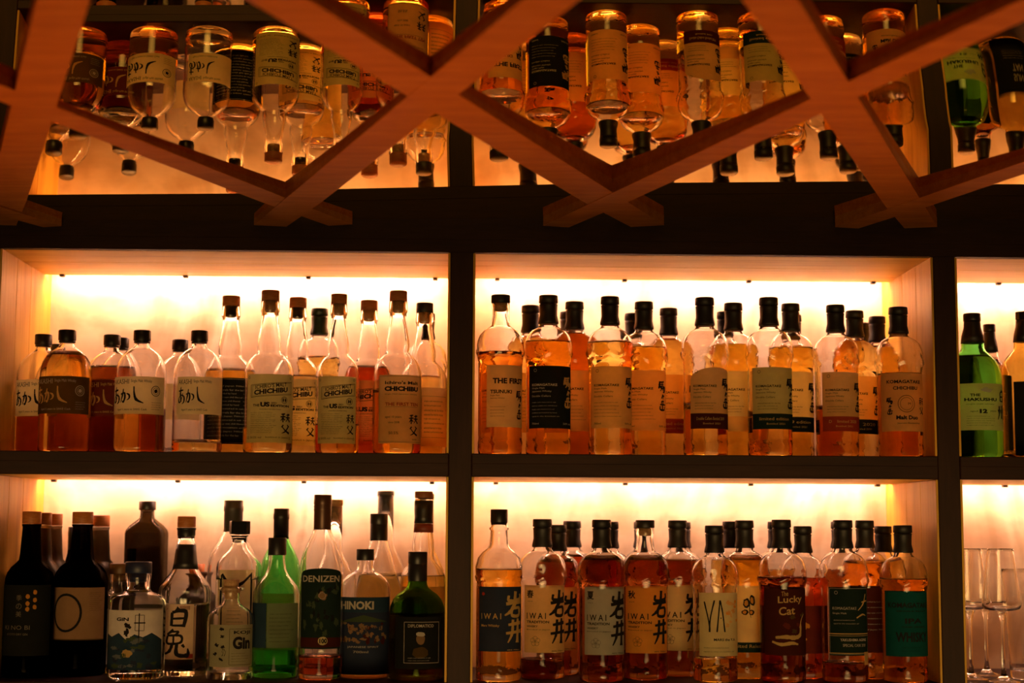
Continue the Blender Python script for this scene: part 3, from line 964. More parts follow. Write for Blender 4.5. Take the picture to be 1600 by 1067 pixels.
def art_first(a):
    a.text('THE FIRST', .17, .98, .70, .79, bold=.04)
    a.text('TSUNUKI', .10, .70, .54, .60, bold=.03)
    a.text('Single Malt', .10, .36, .49, .52); a.text('Japanese Whisky', .10, .50, .45, .475)
    a.lines(.10, .6, .15, .35, 4, INK, .3, 8)
    a.brush('komagatake', .80, .97, .12, .60)

def art_duo(a):
    a.text('KOMAGATAKE', .10, .88, .82, .88, bold=.03)
    a.text('CHICHIBU', .22, .80, .71, .77, bold=.03)
    a.ring(.52, .47, .0155, .0009); a.ring(.52, .47, .0115, .0006)
    a.text('M', .56, .62, .45, .49)
    a.brush('komagatake', .08, .22, .28, .58); a.brush('chichibu', .84, .97, .30, .58)
    a.text('Malt Duo', .28, .80, .20, .27, bold=.04)
    a.text('Japanese Blended Malt', .30, .85, .12, .15)

def art_iwai(sea, ink=INK, sub=INK, plainone=False):
    def f(a):
        if sea:
            a.text(sea, .06, .22, .81, .93, sub, bold=.02)
            a.text('spring cask', .08, .20, .75, .77, sub)
        a.text('I W A I', .06, .52, .50, .59, sub, bold=.015)
        if plainone:
            a.text('Mars Whisky', .06, .48, .37, .42, sub, bold=.02)
            a.blob(.10, .89, .003, .003, RED, 'emblem')
        else:
            a.text('TRADITION', .06, .60, .435, .475, sub, bold=.03)
            a.text('WHISKY', .06, .32, .375, .405, sub, bold=.02)
            a.text('Blended in Japan', .06, .62, .33, .35, sub)
            for k in range(5):
                t = 2 * math.pi * k / 5 + .3
                a.ring(.26 + .0, .17, .0001, .00005, sub, 'emblem')
                L = a.sx(.26)
                V, Fc = [], []
                for i in range(20):
                    q = 2 * math.pi * i / 20
                    for rr in (.0042, .0038):
                        V.append((L + .0048 * math.cos(t) + rr * math.cos(q), a.H * .17 + .0048 * math.sin(t) + rr * math.sin(q)))
                for i in range(20):
                    j = (i + 1) % 20
                    Fc.append((2 * i, 2 * j, 2 * j + 1, 2 * i + 1))
                a.put(sub, 'emblem', V, Fc, 2)
        a.text('40% 700ml', .66, .95, .015, .035, sub)
        a.brush('iwai', .58, .99, .12, .93, ink, fat=1.05)
    return f

def art_back(a):
    a.lines(.1, .9, .1, .9, 14, GREY, .5, 6)
    a.frame(.04, .96, .02, .98, .0005, GREY)

# ------------------------------------------------------------------ the upper shelf
ROW = 'up'
GU = 'spirit bottles on the upper shelf'
FLASK = (56, 112)
fl = lambda m, art, u0=-.97, u1=.97: [(56, 112, u0, u1, m, art, None)]
tl = lambda m, art, u0=-.75, u1=.98: [(15, 119, u0, u1, m, art, None)]
st = lambda m, art, u0=-.86, u1=.97, top=None: [(41, 136, u0, u1, m, art, top)]

# front row, first bay
bottle('whisky_bottle', 'round-shouldered bottle nearly full of amber, black label with gold brush writing', 'flask', 105.6, 516, .055, 39.5, 557, 'amber', 'clear', fl(P_['brown'], art_akashi(GOLD, GREY, True)), group=GU)
bottle('whisky_bottle', 'round-shouldered bottle with beige label, round seal and orange whisky below the label', 'flask', 222.6, 516.5, .055, 39, 640, 'rust', 'clear', fl(P_['cream'], art_akashi(INK, INK, True)), group=GU)
bottle('whisky_bottle', 'almost empty round-shouldered bottle with beige label beside the black-labelled tall bottle', 'flask', 312, 517, .055, 38.5, 692, 'gold', 'clear', fl(P_['cream'], art_akashi(), -.70, .98), group=GU)
bottle('whisky_bottle', 'tall cork-capped bottle with yellowish framed newsprint label, next to the black-labelled bottle', 'tall', 423, 454.3, .055, 38.6, 669, 'gold', 'clear', tl(P_['olive'], art_edition), group=GU)
bottle('whisky_bottle', 'tall cork-capped bottle with olive framed newsprint label, beside the dark-capped bottle', 'tall', 530, 460, .06, 34.5, 664, 'rust', 'clear', tl(P_['olive'], art_edition, -.80, .85), group=GU)
bottle('whisky_bottle', 'tall cork-capped bottle with plain tan label and thin red line of writing', 'tall', 622.6, 455, .055, 38, 614, 'amber', 'clear', tl(P_['tan'], art_ten, -.70, .97), group=GU)
# middle and back rows, first bay
bottle('whisky_bottle', 'round-shouldered bottle with pale label against the side wall of the bay', 'flask', 54.5, 522.7, .11, 38.5, 642, 'rust', 'clear', fl(P_['cream'], art_akashi(), -.9, .95), group=GU)
bottle('whisky_bottle', 'round-shouldered bottle with dark red label between two round-shouldered bottles', 'flask', 175.5, 523.5, .115, 38, 577, 'dark', 'clear', fl(P_['maroon'], art_akashi(GOLD, GOLD)), group=GU)
bottle('whisky_bottle', 'tall bottle with orange cork, black neck foil and black lettered label', 'tall', 361.7, 463, .11, 38, 582, 'amber', 'clear', [(16, 119, -.9, .97, P_['black'], art_back, None)], caps=['black', 'wood'], group=GU)
bottle('whisky_bottle', 'tall bottle with orange cork and black neck foil between two newsprint labels', 'tall', 466, 465.6, .12, 37, 590, 'gold', 'clear', tl(P_['cream'], art_edition, -.9, .9), caps=['black', 'wood'], group=GU)
bottle('whisky_bottle', 'tall cork-capped bottle filled with red whisky behind newsprint and tan labels', 'tall', 577, 470, .12, 36.5, 577, 'red', 'clear', tl(P_['amberp'], art_edition, -.9, .9), group=GU)
bottle('whisky_bottle', 'tall bottle with black-topped cork and amber whisky beside the middle post', 'tall', 672, 474, .12, 36.5, 614, 'amber', 'clear', [(15, 110, -.9, .98, P_['amberp'], lambda a: (a.brush('komagatake', .02, .22, .05, .50), a.lines(.5, .95, .2, .8, 8), a.frame(.45, .97, .15, .85, .0004)), None)], caps=['cork', 'capsule'], group=GU)
bottle('whisky_bottle', 'golden bottle with tall dark green capsule between two orange corks', 'still', 499.5, 482.5, .19, 33, 560, 'gold', 'clear', st(P_['cream'], None), caps=['green'], group=GU)
bottle('whisky_bottle', 'round-shouldered bottle with small black cap behind the gap between beige labels', 'flask', 281.7, 531, .19, 36, None, None, 'clear', fl(P_['cream'], None), group=GU)
bottle('whisky_bottle', 'dark-capped bottle peeking out behind the gold-writing bottle', 'flask', 84, 538, .25, 34, 620, 'dark', 'clear', [], group=GU)
bottle('whisky_bottle', 'clear bottle half hidden behind the dark red label', 'flask', 190, 528, .20, 34, 600, 'dark', 'clear', [], group=GU)
bottle('whisky_bottle', 'black-capped bottle hidden behind the black-topped cork beside the middle post', 'still', 676, 490, .24, 32, 590, 'gold', 'clear', [], group=GU)

# second bay, front row
R_S = 37.6
bottle('whisky_bottle', 'bottle with open glass neck, stubby cork and yellow label in capitals', 'still_open', 781, 461.4, .055, 37, 552, 'rust', 'clear', st(P_['cream'], art_first, -.62, .97), group=GU)
bottle('whisky_bottle', 'black-capped bottle with black label and gold brush writing', 'still', 857, 462, .055, R_S, 536, 'amber', 'clear', st(P_['black'], art_koma(GOLD, GREY), -.86, .97), group=GU)
bottle('whisky_bottle', 'black-capped bottle with plain tan label beside the red-filled bottle', 'still', 953, 464, .06, 36.5, 537, 'gold', 'clear', st(P_['tan'], art_koma(kan=(.80, .99)), -.90, .95), group=GU)
bottle('whisky_bottle', 'black-capped bottle with arched label over a dark maroon band', 'still', 1100.8, 465.5, .06, 37.3, 640, 'gold', 'clear', [(41, 136, -.75, .95, P_['tan'], art_koma(band=pf('wine'), bandtxt='Double Cellars Bottled 2019'), 'arch')], group=GU)
bottle('whisky_bottle', 'black-capped bottle with olive green label over a dark band', 'still', 1200.8, 465.5, .06, 37.3, 650, 'amber', 'clear', st(P_['olive'], art_koma(band=pf('dkgreen'), bandtxt='limited edition'), -.86, .95), group=GU)
bottle('whisky_bottle', 'bottle with tan label over a red band, nearly empty above it', 'still', 1305, 477, .085, 35.8, 640, 'rust', 'clear', st(P_['tan'], art_koma(band=pf('red'), bandtxt='D    limited 2020'), -.80, .97), group=GU)
bottle('whisky_bottle', 'bottle with printed round emblem on an amber label at the bay end', 'still', 1404, 480.5, .055, 37.5, 585, 'rust', 'clear', st(P_['tan'], art_duo, -.93, .93), group=GU)
# second bay, behind
bottle('whisky_bottle', 'bottle full of dark orange whisky with tan label beside the black label', 'still', 897.7, 472, .11, 36.5, 524, 'rust', 'clear', st(P_['tan'], art_koma()), group=GU)
bottle('whisky_bottle', 'black-capped bottle with amber label close behind the plain tan label', 'still', 1006, 472, .10, 36.5, 545, 'amber', 'clear', st(P_['amberp'], art_koma(kan=(.76, .97)), -.95, .95), group=GU)
bottle('whisky_bottle', 'bottle with cream label standing between arched label and olive label', 'still', 1145.6, 474, .115, 36, 541, 'gold', 'clear', st(P_['cream'], art_koma(band=pf('tan'), bandtxt='cask finish')), group=GU)
bottle('whisky_bottle', 'bottle with cream label over a black band beside the olive label', 'still', 1235, 475, .115, 36, 546, 'gold', 'clear', st(P_['cream'], art_koma(band=pf('black'), bandtxt='2019 edition')), group=GU)
bottle('whisky_bottle', 'full golden bottle with cream label over a red band, between amber and arched labels', 'still', 1044.6, 482, .165, 35, 534, 'amber', 'clear', st(P_['amberp'], art_koma(band=pf('red'), bandtxt='limited edition')), group=GU)
bottle('whisky_bottle', 'full yellow bottle with black-banded label beside the red-banded tan label', 'still', 1335, 486, .16, 35, 535, 'gold', 'clear', st(P_['amberp'], art_koma(band=pf('black'), bandtxt='O    2020')), group=GU)
bottle('whisky_bottle', 'amber-filled bottle half hidden between the open glass neck and the black label', 'still', 829, 477.7, .15, 35.5, 530, 'gold', 'clear', st(P_['tan'], art_koma()), group=GU)
bottle('whisky_bottle', 'bottle whose capsule shows behind the round emblem bottle', 'still', 1378, 495, .21, 33, 545, 'amber', 'clear', [], group=GU)
bottle('whisky_bottle', 'far bottle showing only its capsule edge beside the dark orange whisky', 'still', 888, 487.5, .23, 33, 545, 'rust', 'clear', [], group=GU)
bottle('whisky_bottle', 'far bottle showing half a capsule behind plain tan and amber labels', 'still', 989, 490, .22, 33, 545, 'gold', 'clear', [], group=GU)
bottle('whisky_bottle', 'far bottle showing a capsule edge between arched and cream labels', 'still', 1133, 487.5, .22, 33, 545, 'gold', 'clear', [], group=GU)
bottle('whisky_bottle', 'far bottle showing a sliver of capsule behind the black-banded cream label', 'still', 1239, 492, .22, 33, 545, 'gold', 'clear', [], group=GU)
bottle('whisky_bottle', 'lowest capsule at the back between yellow bottle and round emblem bottle', 'still', 1357, 505, .26, 32, 560, 'gold', 'clear', [], group=GU)

# third bay
def art_white(a):
    a.blob(.55, .86, .010, .004, GREY, 'picture', 2, .3)
    a.text('THE', .22, .42, .72, .78, bold=.03)
    a.text('HAKUSHU', .12, .78, .62, .69, bold=.04)
    a.text('single malt whisky', .15, .72, .54, .57)
    a.text('12', .40, .56, .36, .45, bold=.06)
    a.text('aged', .22, .36, .38, .42); a.text('years', .62, .76, .38, .42)
    a.lines(.15, .75, .08, .32, 5, INK, .35, 2)
    a.brush('hakushu', .80, .98, .22, .88)
bottle('whisky_bottle', 'green glass bottle with pale yellow label behind the thick end post', 'malt', 1502, 490, .09, 43, 560, 'green', 'green', [(45, 122, -.8, .93, P_['cream'], art_white, None)], group=GU)
bottle('whisky_bottle', 'yellow-tinted bottle with large black label at the picture edge', 'malt', 1598, 487.6, .09, 38, None, None, 'yellow', [(5, 125, -.70, .98, P_['black'], lambda a: (a.text('SUN', .38, .62, .80, .88, GREY), a.text('TAN', .38, .64, .68, .76, GREY), a.lines(.2, .8, .3, .6, 6, GREY, .3, 4)), None)], caps=['black', 'facet'], group=GU)
bottle('whisky_bottle', 'dark-labelled bottle of brown whisky between green bottle and yellow-tinted bottle', 'malt', 1545.6, 507, .18, 30, 560, 'rust', 'clear', [(5, 150, -.97, .97, P_['black'], lambda a: (a.text('MALT', .3, .7, .72, .78, GREY), a.text('HAKU', .25, .75, .5, .56, GREY)), None)], group=GU)

# ------------------------------------------------------------------ the lower shelf
ROW = 'low'
GLW = 'spirit bottles on the lower shelf'
def art_dots(a):
    for i, (x, y) in enumerate(((.60, .84), (.74, .90), (.60, .74), (.74, .79), (.74, .69), (.60, .66))):
        a.blob(x, y, .0034, .0042, pf('orange'), 'emblem', i, .08)
    a.text('季', .36, .48, .78, .86, DIM); a.text('の', .36, .48, .66, .74, DIM); a.text('美', .36, .48, .55, .63, DIM)
    a.text('KI NO BI', .12, .66, .37, .43, DIM)
    a.text('KYOTO DRY GIN', .18, .62, .29, .32, DIM)
def art_circle(a):
    a.ring(.34, .52, .029, .0042, pf('black'), 'emblem', ry=.0345)
    a.lines(.78, .97, .55, .92, 10, INK, .4, 3)
    a.rect(0, 1, .0, .02, pf('brown'), 'border_line')
bottle('gin_bottle', 'dark round bottle with orange cap and small copper dots on black', 'round', 37.8, 799, .10, 37, None, None, 'dark', [(35, 145, -.95, .95, P_['black'], art_dots, None)], group=GLW)
bottle('gin_bottle', 'dark round bottle with brown label bearing a large black ring', 'round', 130, 799.6, .10, 41, None, None, 'dark', [(57, 140, -.93, .95, P_['kraft'], art_circle, None)], group=GLW)
def art_gin(a):
    a.text('GiN', .20, .44, .82, .88, bold=.04)
    a.frame(.56, .72, .66, .92, .0009); a.rect(.62, .64, .45, .95, INK, 'frame_line'); a.rect(.54, .74, .78, .80, INK, 'frame_line')
    a.poly([(0, .0), (1, .0), (1, .5), (.85, .62), (.7, .55), (.55, .6), (.4, .5), (.25, .62), (.1, .55), (0, .6)], pf('blue'), 'picture', 1)
    for i in range(30):
        a.blob(random.uniform(.06, .94), random.uniform(.05, .56), random.uniform(.003, .009), random.uniform(.002, .006), pf(('navy', 'leaf', 'blue', 'slate')[i % 4]), 'picture', i, .35)
    a.blob(.42, .74, .006, .005, INK, 'picture', 4, .4); a.blob(.40, .62, .004, .007, INK, 'picture', 5, .4); a.blob(.42, .28, .009, .007, pf('tan'), 'picture', 6, .2)
def art_rabbit(a):
    V, Fc = stroke([(a.sx(x), a.H * y) for x, y in ((.03, .88), (.10, .95), (.14, .87), (.20, .94), (.26, .88), (.34, .93))], [.0007, .0012, .0007], 5)
    a.put(pf('red'), 'stamp', V, Fc, 2)
    a.lines(.04, .30, .58, .72, 3, INK, .35, 4)
    a.brush('rabbit', .22, .90, .06, .94, fat=.95)
    for i in range(14):
        a.rect(.66 + i * .018, .66 + i * .018 + .009, .90, .97, pf('maroon'), 'barcode', 2)
    a.rect(.84, 1, .02, .10, pf('red'), 'stamp')
def art_arch(a):
    a.poly([(.05, .0), (.05, .92), (.12, .95), (.30, .82), (.5, .78), (.72, .84), (.94, .97), (.94, 0), (.90, 0), (.90, .90), (.70, .78), (.5, .72), (.3, .76), (.10, .88), (.10, 0)], INK, 'frame_line')
    a.lines(.25, .75, .1, .45, 7, INK, .4, 3)
def art_koji(a):
    a.frame(.50, .97, .05, .90, .0006)
    a.text('KOJI', .60, .95, .76, .86, bold=.03); a.text('Gin', .58, .95, .42, .72, bold=.05)
    a.lines(.55, .95, .1, .35, 4, INK, .4, 2)
    for i, (x, y) in enumerate(((.30, .90), (.32, .72), (.18, .52), (.34, .48), (.30, .18), (.15, .30))):
        a.blob(x, y, .0035, .0028, INK, 'picture', i, .5)
    a.text('ジン', .32, .42, .25, .45, bold=.02)
bottle('gin_bottle', 'squat clear gin bottle with navy stopper and blue landscape label', 'squat', 217, 877.5, .09, 43, 925, 'water', 'clear', [(15, 110, -.90, .93, P_['white'], art_gin, None)], group=GLW)
bottle('whisky_bottle', 'clear conical-shouldered bottle with two large black brush characters on cream', 'shoulder', 292, 806.7, .075, 40.3, 945, 'straw', 'clear', [(27, 115, -.97, .50, paper('blush_paper', (.82, .62, .42), .5), art_rabbit, None)], group=GLW)
bottle('gin_bottle', 'small corked apothecary bottle with boxed cream label', 'apothecary', 361.6, 905.5, .075, 35.5, None, None, 'clear', [(20, 84, -.75, .97, paper('pale_olive_paper', (.55, .52, .32), .6), art_koji, None)], group=GLW)
bottle('gin_bottle', 'pale green bottle with short black screw cap and faded label', 'gin', 433.6, 840, .08, 35.5, 1000, 'green', 'paleg', [(46, 114, -.98, -.30, P_['blue'], None, None), (46, 114, -.28, .96, paper('faded_green_paper', (.28, .34, .18), .7), lambda a: (a.lines(.1, .9, .1, .8, 8, INK, .3, 3)), None)], group=GLW)
def art_rum(a):
    a.text('DENIZEN', .05, .95, .83, .91, GREY, bold=.02)
    for i in range(34):
        a.blob(random.uniform(.08, .92), random.uniform(.18, .80), random.uniform(.002, .006), random.uniform(.003, .009), pf(('leaf', 'black', 'leaf', 'dkgreen')[i % 4]), 'picture', i, .4, lift=1)
    a.blob(.55, .66, .007, .007, pf('picture'), 'picture', 2, .3); a.ring(.55, .66, .006, .0006, GREY)
    a.rect(.0, 1, .02, .14, pf('wine'), 'band'); a.blob(.58, .10, .0085, .0075, pf('cream'), 'emblem', 3, .03); a.text('100', .50, .68, .07, .13, INK, bold=.04, lift=3)
bottle('rum_bottle', 'tall rum bottle with ribbed brown cap and arched dark green label', 'rum', 504.6, 773, .075, 33.3, 1026, 'red', 'clear', [(48, 172, -.85, .93, P_['dkgreen'], art_rum, 'dome')], group=GLW)
def art_hinoki(a):
    a.rect(0, 1, .80, 1, pf('blue'), 'band', 1)
    a.text('HINOKI', .05, .70, .84, .95, GREY, bold=.04)
    a.poly([(.05, .68), (.5, .77), (.95, .68)], pf('leaf'), 'picture')
    for i in range(44):
        a.blob(random.uniform(.10, .94), random.uniform(.42, .66), random.uniform(.002, .0065), random.uniform(.002, .006), pf(('picture', 'wine', 'picture', 'navy', 'kraft')[i % 5]), 'picture', i, .4)
    a.text('JAPANESE SPIRIT', .18, .80, .34, .37, GREY); a.text('700ml', .3, .6, .28, .31, GREY)
bottle('spirit_bottle', 'clear round bottle with deep blue banner over a colourful dark label', 'decanter', 571, 857.8, .075, 39.3, 1035, 'dark', 'clear', [(6, 128, -.92, .97, P_['navy'], art_hinoki, None)], group=GLW)
def art_portrait(a):
    a.frame(.20, .93, .12, .90, .0008, GREY)
    a.text('DIPLOMATICO', .28, .82, .80, .86, GREY, bold=.01)
    a.blob(.55, .58, .0075, .010, pf('picture'), 'picture', 2, .05); a.blob(.55, .32, .014, .010, pf('brown'), 'picture', 3, .08); a.blob(.55, .67, .008, .004, GREY, 'picture', 4, .1, lift=3)
    a.lines(.28, .82, .14, .24, 2, GREY, .4, 3)
bottle('rum_bottle', 'squat dark green bottle with black cap and framed portrait label', 'keg', 657, 862, .075, 42.3, 960, 'dark', 'olive', [(18, 98, -.75, .90, P_['black'], art_portrait, None)], group=GLW)
# behind
bottle('gin_bottle', 'squat clear bottle with amber-brown stopper tucked behind the navy stopper', 'squat', 189, 880, .18, 35, 930, 'water', 'clear', [(15, 110, -.9, .9, P_['white'], None, None)], caps=['ambers', 'ambers'], group=GLW)
bottle('gin_bottle', 'clear bottle with black faceted cap and black-arched label', 'hex', 375, 814, .15, 33, 905, 'water', 'clear', [(60, 165, -.78, .78, P_['cream'], art_arch, None)], group=GLW)
bottle('liqueur_bottle', 'bright green bottle with ribbed black cap behind the pale green bottle', 'wine', 440, 794.5, .17, 31, None, None, 'green', [(40, 130, -.9, .9, P_['olive'], None, None)], caps=['black'], group=GLW)
bottle('spirit_bottle', 'tall clear bottle with black capsule and yellow label behind the blue banner label', 'cone', 592.5, 802.6, .155, 36, 900, 'straw', 'clear', [(55, 118, -.9, .9, P_['cream'], lambda a: a.lines(.1, .9, .2, .8, 5), None)], group=GLW)
bottle('whisky_bottle', 'bottle with brown cork, black foil and maroon neck band beside the middle post', 'vase', 669.7, 767.8, .155, 35, 900, 'gold', 'clear', [(60, 140, -.9, .95, P_['tan'], lambda a: (a.frame(.4, .75, .3, .9, .0006), a.ring(.58, .6, .004, .0006), a.text('WA', .5, .8, .05, .2, bold=.05)), None)], group=GLW)
bottle('gin_bottle', 'frosted dark bottle with orange cap beside the copper-dotted bottle', 'round', 62, 801, .185, 34, None, None, 'frost', [], group=GLW)
bottle('gin_bottle', 'frosted dark bottle with orange cap farther from the copper-dotted bottle', 'round', 84, 802.6, .265, 33, None, None, 'frost', [], group=GLW)
bottle('gin_bottle', 'frosted dark bottle with orange cap behind the black ring label', 'round', 157.5, 805, .20, 36, None, None, 'frost', [], group=GLW)
bottle('gin_bottle', 'dark square-shouldered bottle with small black cap standing at the back', 'square', 227, 783, .25, 30.5, None, None, 'smoke', [(170, 200, -.9, -.3, P_['black'], lambda a: a.text('YL', .3, .8, .1, .9, GREY), None)], group=GLW)
bottle('spirit_bottle', 'tall clear bottle with grey capsule behind the faceted cap', 'wine', 365.4, 781.7, .25, 38, 960, 'water', 'clear', [], group=GLW)
bottle('liqueur_bottle', 'round dark bottle with small orange cap behind the brush characters', 'apothecary', 309, 881, .25, 32, None, None, 'frost', [], caps=['orange'], group=GLW)
bottle('spirit_bottle', 'tall clear bottle with cork stopper behind the ribbed brown cap', 'globe', 523, 780.7, .20, 34, None, None, 'clear', [], caps=['cork'], group=GLW)
bottle('spirit_bottle', 'tall clear bottle with pale grey stopper and orange letters on cream', 'globe', 603, 767, .25, 34, 900, 'straw', 'clear', [(60, 140, -.9, .95, P_['cream'], lambda a: a.text('NUBE', .38, .95, .30, .62, RED, bold=.0), None)], group=GLW)
bottle('spirit_bottle', 'clear bottle whose dark cap edge shows behind the maroon neck band', 'globe', 676, 771, .25, 32, None, None, 'clear', [], group=GLW)
bottle('liqueur_bottle', 'slim black-necked bottle behind the black ring label', 'wine', 112, 823, .335, 13, None, None, 'dark', [], caps=['black'], group=GLW)

# second bay
sti = lambda m, art, u0=-.80, u1=.97: [(41, 145, u0, u1, m, art, None)]
bottle('whisky_bottle', 'black screw-capped bottle with navy label and pale gold brush characters', 'screw', 778.5, 795.7, .055, 36.5, 890, 'amber', 'clear', [(46, 145, -.86, .97, P_['navy'], art_iwai(None, GOLD, GOLD, True), None)], group=GLW)
bottle('whisky_bottle', 'bottle with light tan label, five-petal flower and black brush characters', 'still', 847.4, 811, .055, 37, 1030, 'dark', 'clear', sti(P_['tan'], art_iwai('春')), group=GLW)
bottle('whisky_bottle', 'bottle with grey-blue label and black brush characters', 'still', 940, 812, .055, 37, 875, 'dark', 'clear', sti(P_['grey'], art_iwai('夏')), group=GLW)
bottle('whisky_bottle', 'corked bottle with bright orange label and black brush characters', 'still_open', 1007.7, 812.6, .10, 37, 875, 'dark', 'clear', sti(P_['orange'], art_iwai('秋'), -.92, .90), group=GLW)
def art_ya(a):
    for pts in ([(.12, .86), (.22, .55), (.24, .38)], [(.36, .88), (.26, .60), (.24, .38)], [(.42, .38), (.47, .70), (.50, .88)], [(.62, .38), (.56, .70), (.50, .88)]):
        q = [(a.sx(x), a.H * y) for x, y in pts]
        V, Fc = stroke(q, [.0026, .0022, .0030], 1)
        a.put(INK, 'lettering', V, Fc, 3)
    a.blob(.52, .60, .0011, .0011, INK, 'lettering', 1)
    for i in range(12):
        a.blob(random.uniform(.68, .95), random.uniform(.48, .86), random.uniform(.002, .005), random.uniform(.002, .005), pf(('orange', 'tan', 'amberp')[i % 3]), 'picture', i, .35)
    a.text('MARS the Y.A.', .34, .90, .24, .28, bold=.02); a.lines(.1, .9, .04, .16, 2, INK, .3, 2)
bottle('whisky_bottle', 'bottle with cream label, two thin tall letters and orange blossom', 'still', 1116, 821, .055, 36.5, 1028, 'gold', 'clear', [(41, 141, -.80, .96, P_['cream'], art_ya, None)], group=GLW)
def art_cat(a):
    a.text('The', .36, .52, .86, .93, GOLD, slant=.01); a.text('Lucky', .28, .86, .73, .86, GOLD, bold=.02, slant=.02); a.text('Cat', .30, .68, .58, .70, GOLD, bold=.02, slant=.02)
    cat = [([(.15, .20), (.35, .16), (.6, .18), (.75, .16)], [.003, .006, .006, .002]), ([(.22, .26), (.45, .27), (.66, .26), (.80, .30), (.82, .46)], [.004, .007, .008, .006, .003]), ([(.80, .40), (.84, .52), (.90, .60)], [.003, .002, .001])]
    for i, (pts, w) in enumerate(cat):
        V, Fc = stroke([(a.sx(x), a.H * y) for x, y in pts], w, i)
        a.put(GOLD, 'picture', V, Fc, 3)
    for i in range(6):
        a.blob(random.uniform(.35, .9), random.uniform(.35, .6), .005, .004, pf(('maroon', 'brown')[i % 2]), 'picture', i, .4, lift=1)
bottle('whisky_bottle', 'bottle with dark wine label, gold script words and a reclining gold cat figure', 'still', 1220.6, 812, .055, 37.5, 903, 'dark', 'clear', [(41, 145, -.88, .96, P_['wine'], art_cat, None)], group=GLW)
def art_dkgreen(a):
    a.frame(.02, .98, .02, .98, .0005, GREY)
    a.ring(.16, .92, .003, .0006, GREY); a.text('KOMAGATAKE', .08, .66, .67, .71, GREY); a.text('Single Malt', .08, .4, .60, .63, GREY); a.lines(.1, .75, .44, .54, 2, GREY, .4, 2)
    a.rect(.0, 1, .31, .325, GOLD, 'band_line'); a.rect(0, 1, .285, .292, GOLD, 'band_line'); a.rect(0, 1, .03, .04, GOLD, 'band_line')
    a.text('YAKUSHIMA AGING', .24, .92, .21, .25, GREY, bold=.02); a.text('SPECIAL CASK 2020', .30, .90, .13, .17, GREY)
    V, Fc = stroke([(a.sx(x), a.H * y) for x, y in ((.92, .90), (.85, .76), (.70, .66))], [.002, .003, .001], 1); a.put(GOLD, 'calligraphy', V, Fc, 3)
    V, Fc = stroke([(a.sx(x), a.H * y) for x, y in ((.66, .55), (.82, .60), (.92, .58))], [.002, .003, .001], 2); a.put(GOLD, 'calligraphy', V, Fc, 3)
    V, Fc = stroke([(a.sx(x), a.H * y) for x, y in ((.80, .78), (.95, .80))], [.002, .003], 3); a.put(GOLD, 'calligraphy', V, Fc, 3)
    a.rect(.86, .99, -.14, .05, pf('tan'), 'tag', 3)
bottle('whisky_bottle', 'bottle with very dark green label, gold lines and small tan tag', 'still', 1316.5, 812.6, .055, 37.8, 1035, 'dark', 'clear', [(41, 145, -.80, .90, P_['dkgreen'], art_dkgreen, None)], group=GLW)
def art_teal(a):
    for k, (t, x0, x1, y0, y1) in enumerate((('KOMAGATAKE', .05, .95, .74, .82), ('SINGLE MALT', .2, .9, .68, .70), ('IPA', .38, .78, .50, .58), ('CASK FINISH', .3, .85, .44, .46), ('WHISKY', .18, .92, .22, .37))):
        a.text(t, x0, x1, y0, y1, INK, bold=.03)
    a.lines(.3, .8, .06, .16, 2, pf('dkgreen'), .4, 1)
bottle('whisky_bottle', 'bottle wrapped in a bright teal label at the end of the bay', 'still', 1410, 820.6, .055, 36.5, 905, 'rust', 'clear', [(41, 144, -.95, .97, P_['teal'], art_teal, None)], group=GLW)
bottle('whisky_bottle', 'bottle with cream label and black brush characters behind the orange label', 'still', 1058.6, 813, .10, 36.5, 876, 'dark', 'clear', sti(P_['cream'], art_iwai('冬'), -.95, .9), group=GLW)
def art_fly(a):
    for cx, cy, rx, ry, sd in ((.46, .74, .0062, .0088, 3), (.60, .78, .0050, .0100, 4), (.42, .60, .0060, .0048, 5), (.58, .60, .0048, .0050, 6)):
        a.blob(cx, cy, rx, ry, INK, 'picture', sd, .12)
        a.blob(cx - .01, cy, rx * .55, ry * .62, pf('orange'), 'wing_patch', sd, .15, lift=3)
    V, Fc = stroke([(a.sx(.56), a.H * .52), (a.sx(.53), a.H * .66), (a.sx(.55), a.H * .80)], [.0006, .0016, .0006], 2)
    a.put(INK, 'picture', V, Fc, 4)
    a.rect(0, 1, 0, .15, pf('dkgreen'), 'band'); a.text('Limited Release', .1, .9, .07, .12, GOLD)
bottle('whisky_bottle', 'bottle with amber ring at its cap and cream label bearing a butterfly', 'still', 1163, 813, .12, 36, 875, 'amber', 'clear', [(41, 145, -.95, .9, P_['cream'], art_fly, None)], group=GLW)
bottle('whisky_bottle', 'bottle of dark red whisky with short capsule beside the gold cat label', 'still', 1254, 822, .125, 35, 902, 'red', 'clear', [(41, 118, -.9, .9, P_['maroon'], lambda a: [a.blob(random.uniform(.2, .9), random.uniform(.2, .9), .006, .006, pf(('orange', 'wine')[i % 2]), 'picture', i, .4) for i in range(7)], None)], group=GLW)
bottle('whisky_bottle', 'orange-filled bottle with maroon label beside the very dark green label', 'still', 1350.8, 813, .12, 36, 880, 'amber', 'clear', [(41, 145, -.9, .95, P_['wine'], lambda a: a.lines(.1, .9, .3, .8, 6, GREY, .3, 2), None)], group=GLW)
bottle('whisky_bottle', 'dark red bottle with tan label and brush characters beside the flower label', 'still', 871, 820, .12, 35.5, 878, 'dark', 'clear', sti(P_['tan'], art_iwai(None), -.9, .9), group=GLW)
bottle('whisky_bottle', 'red-filled bottle with plain black capsule next to the grey-blue label', 'still', 894, 814, .20, 34.5, 870, 'red', 'clear', [], group=GLW)
bottle('whisky_bottle', 'bottle whose capsule shows between maroon label and teal label', 'still', 1382, 822, .19, 34, 880, 'amber', 'clear', [], group=GLW)
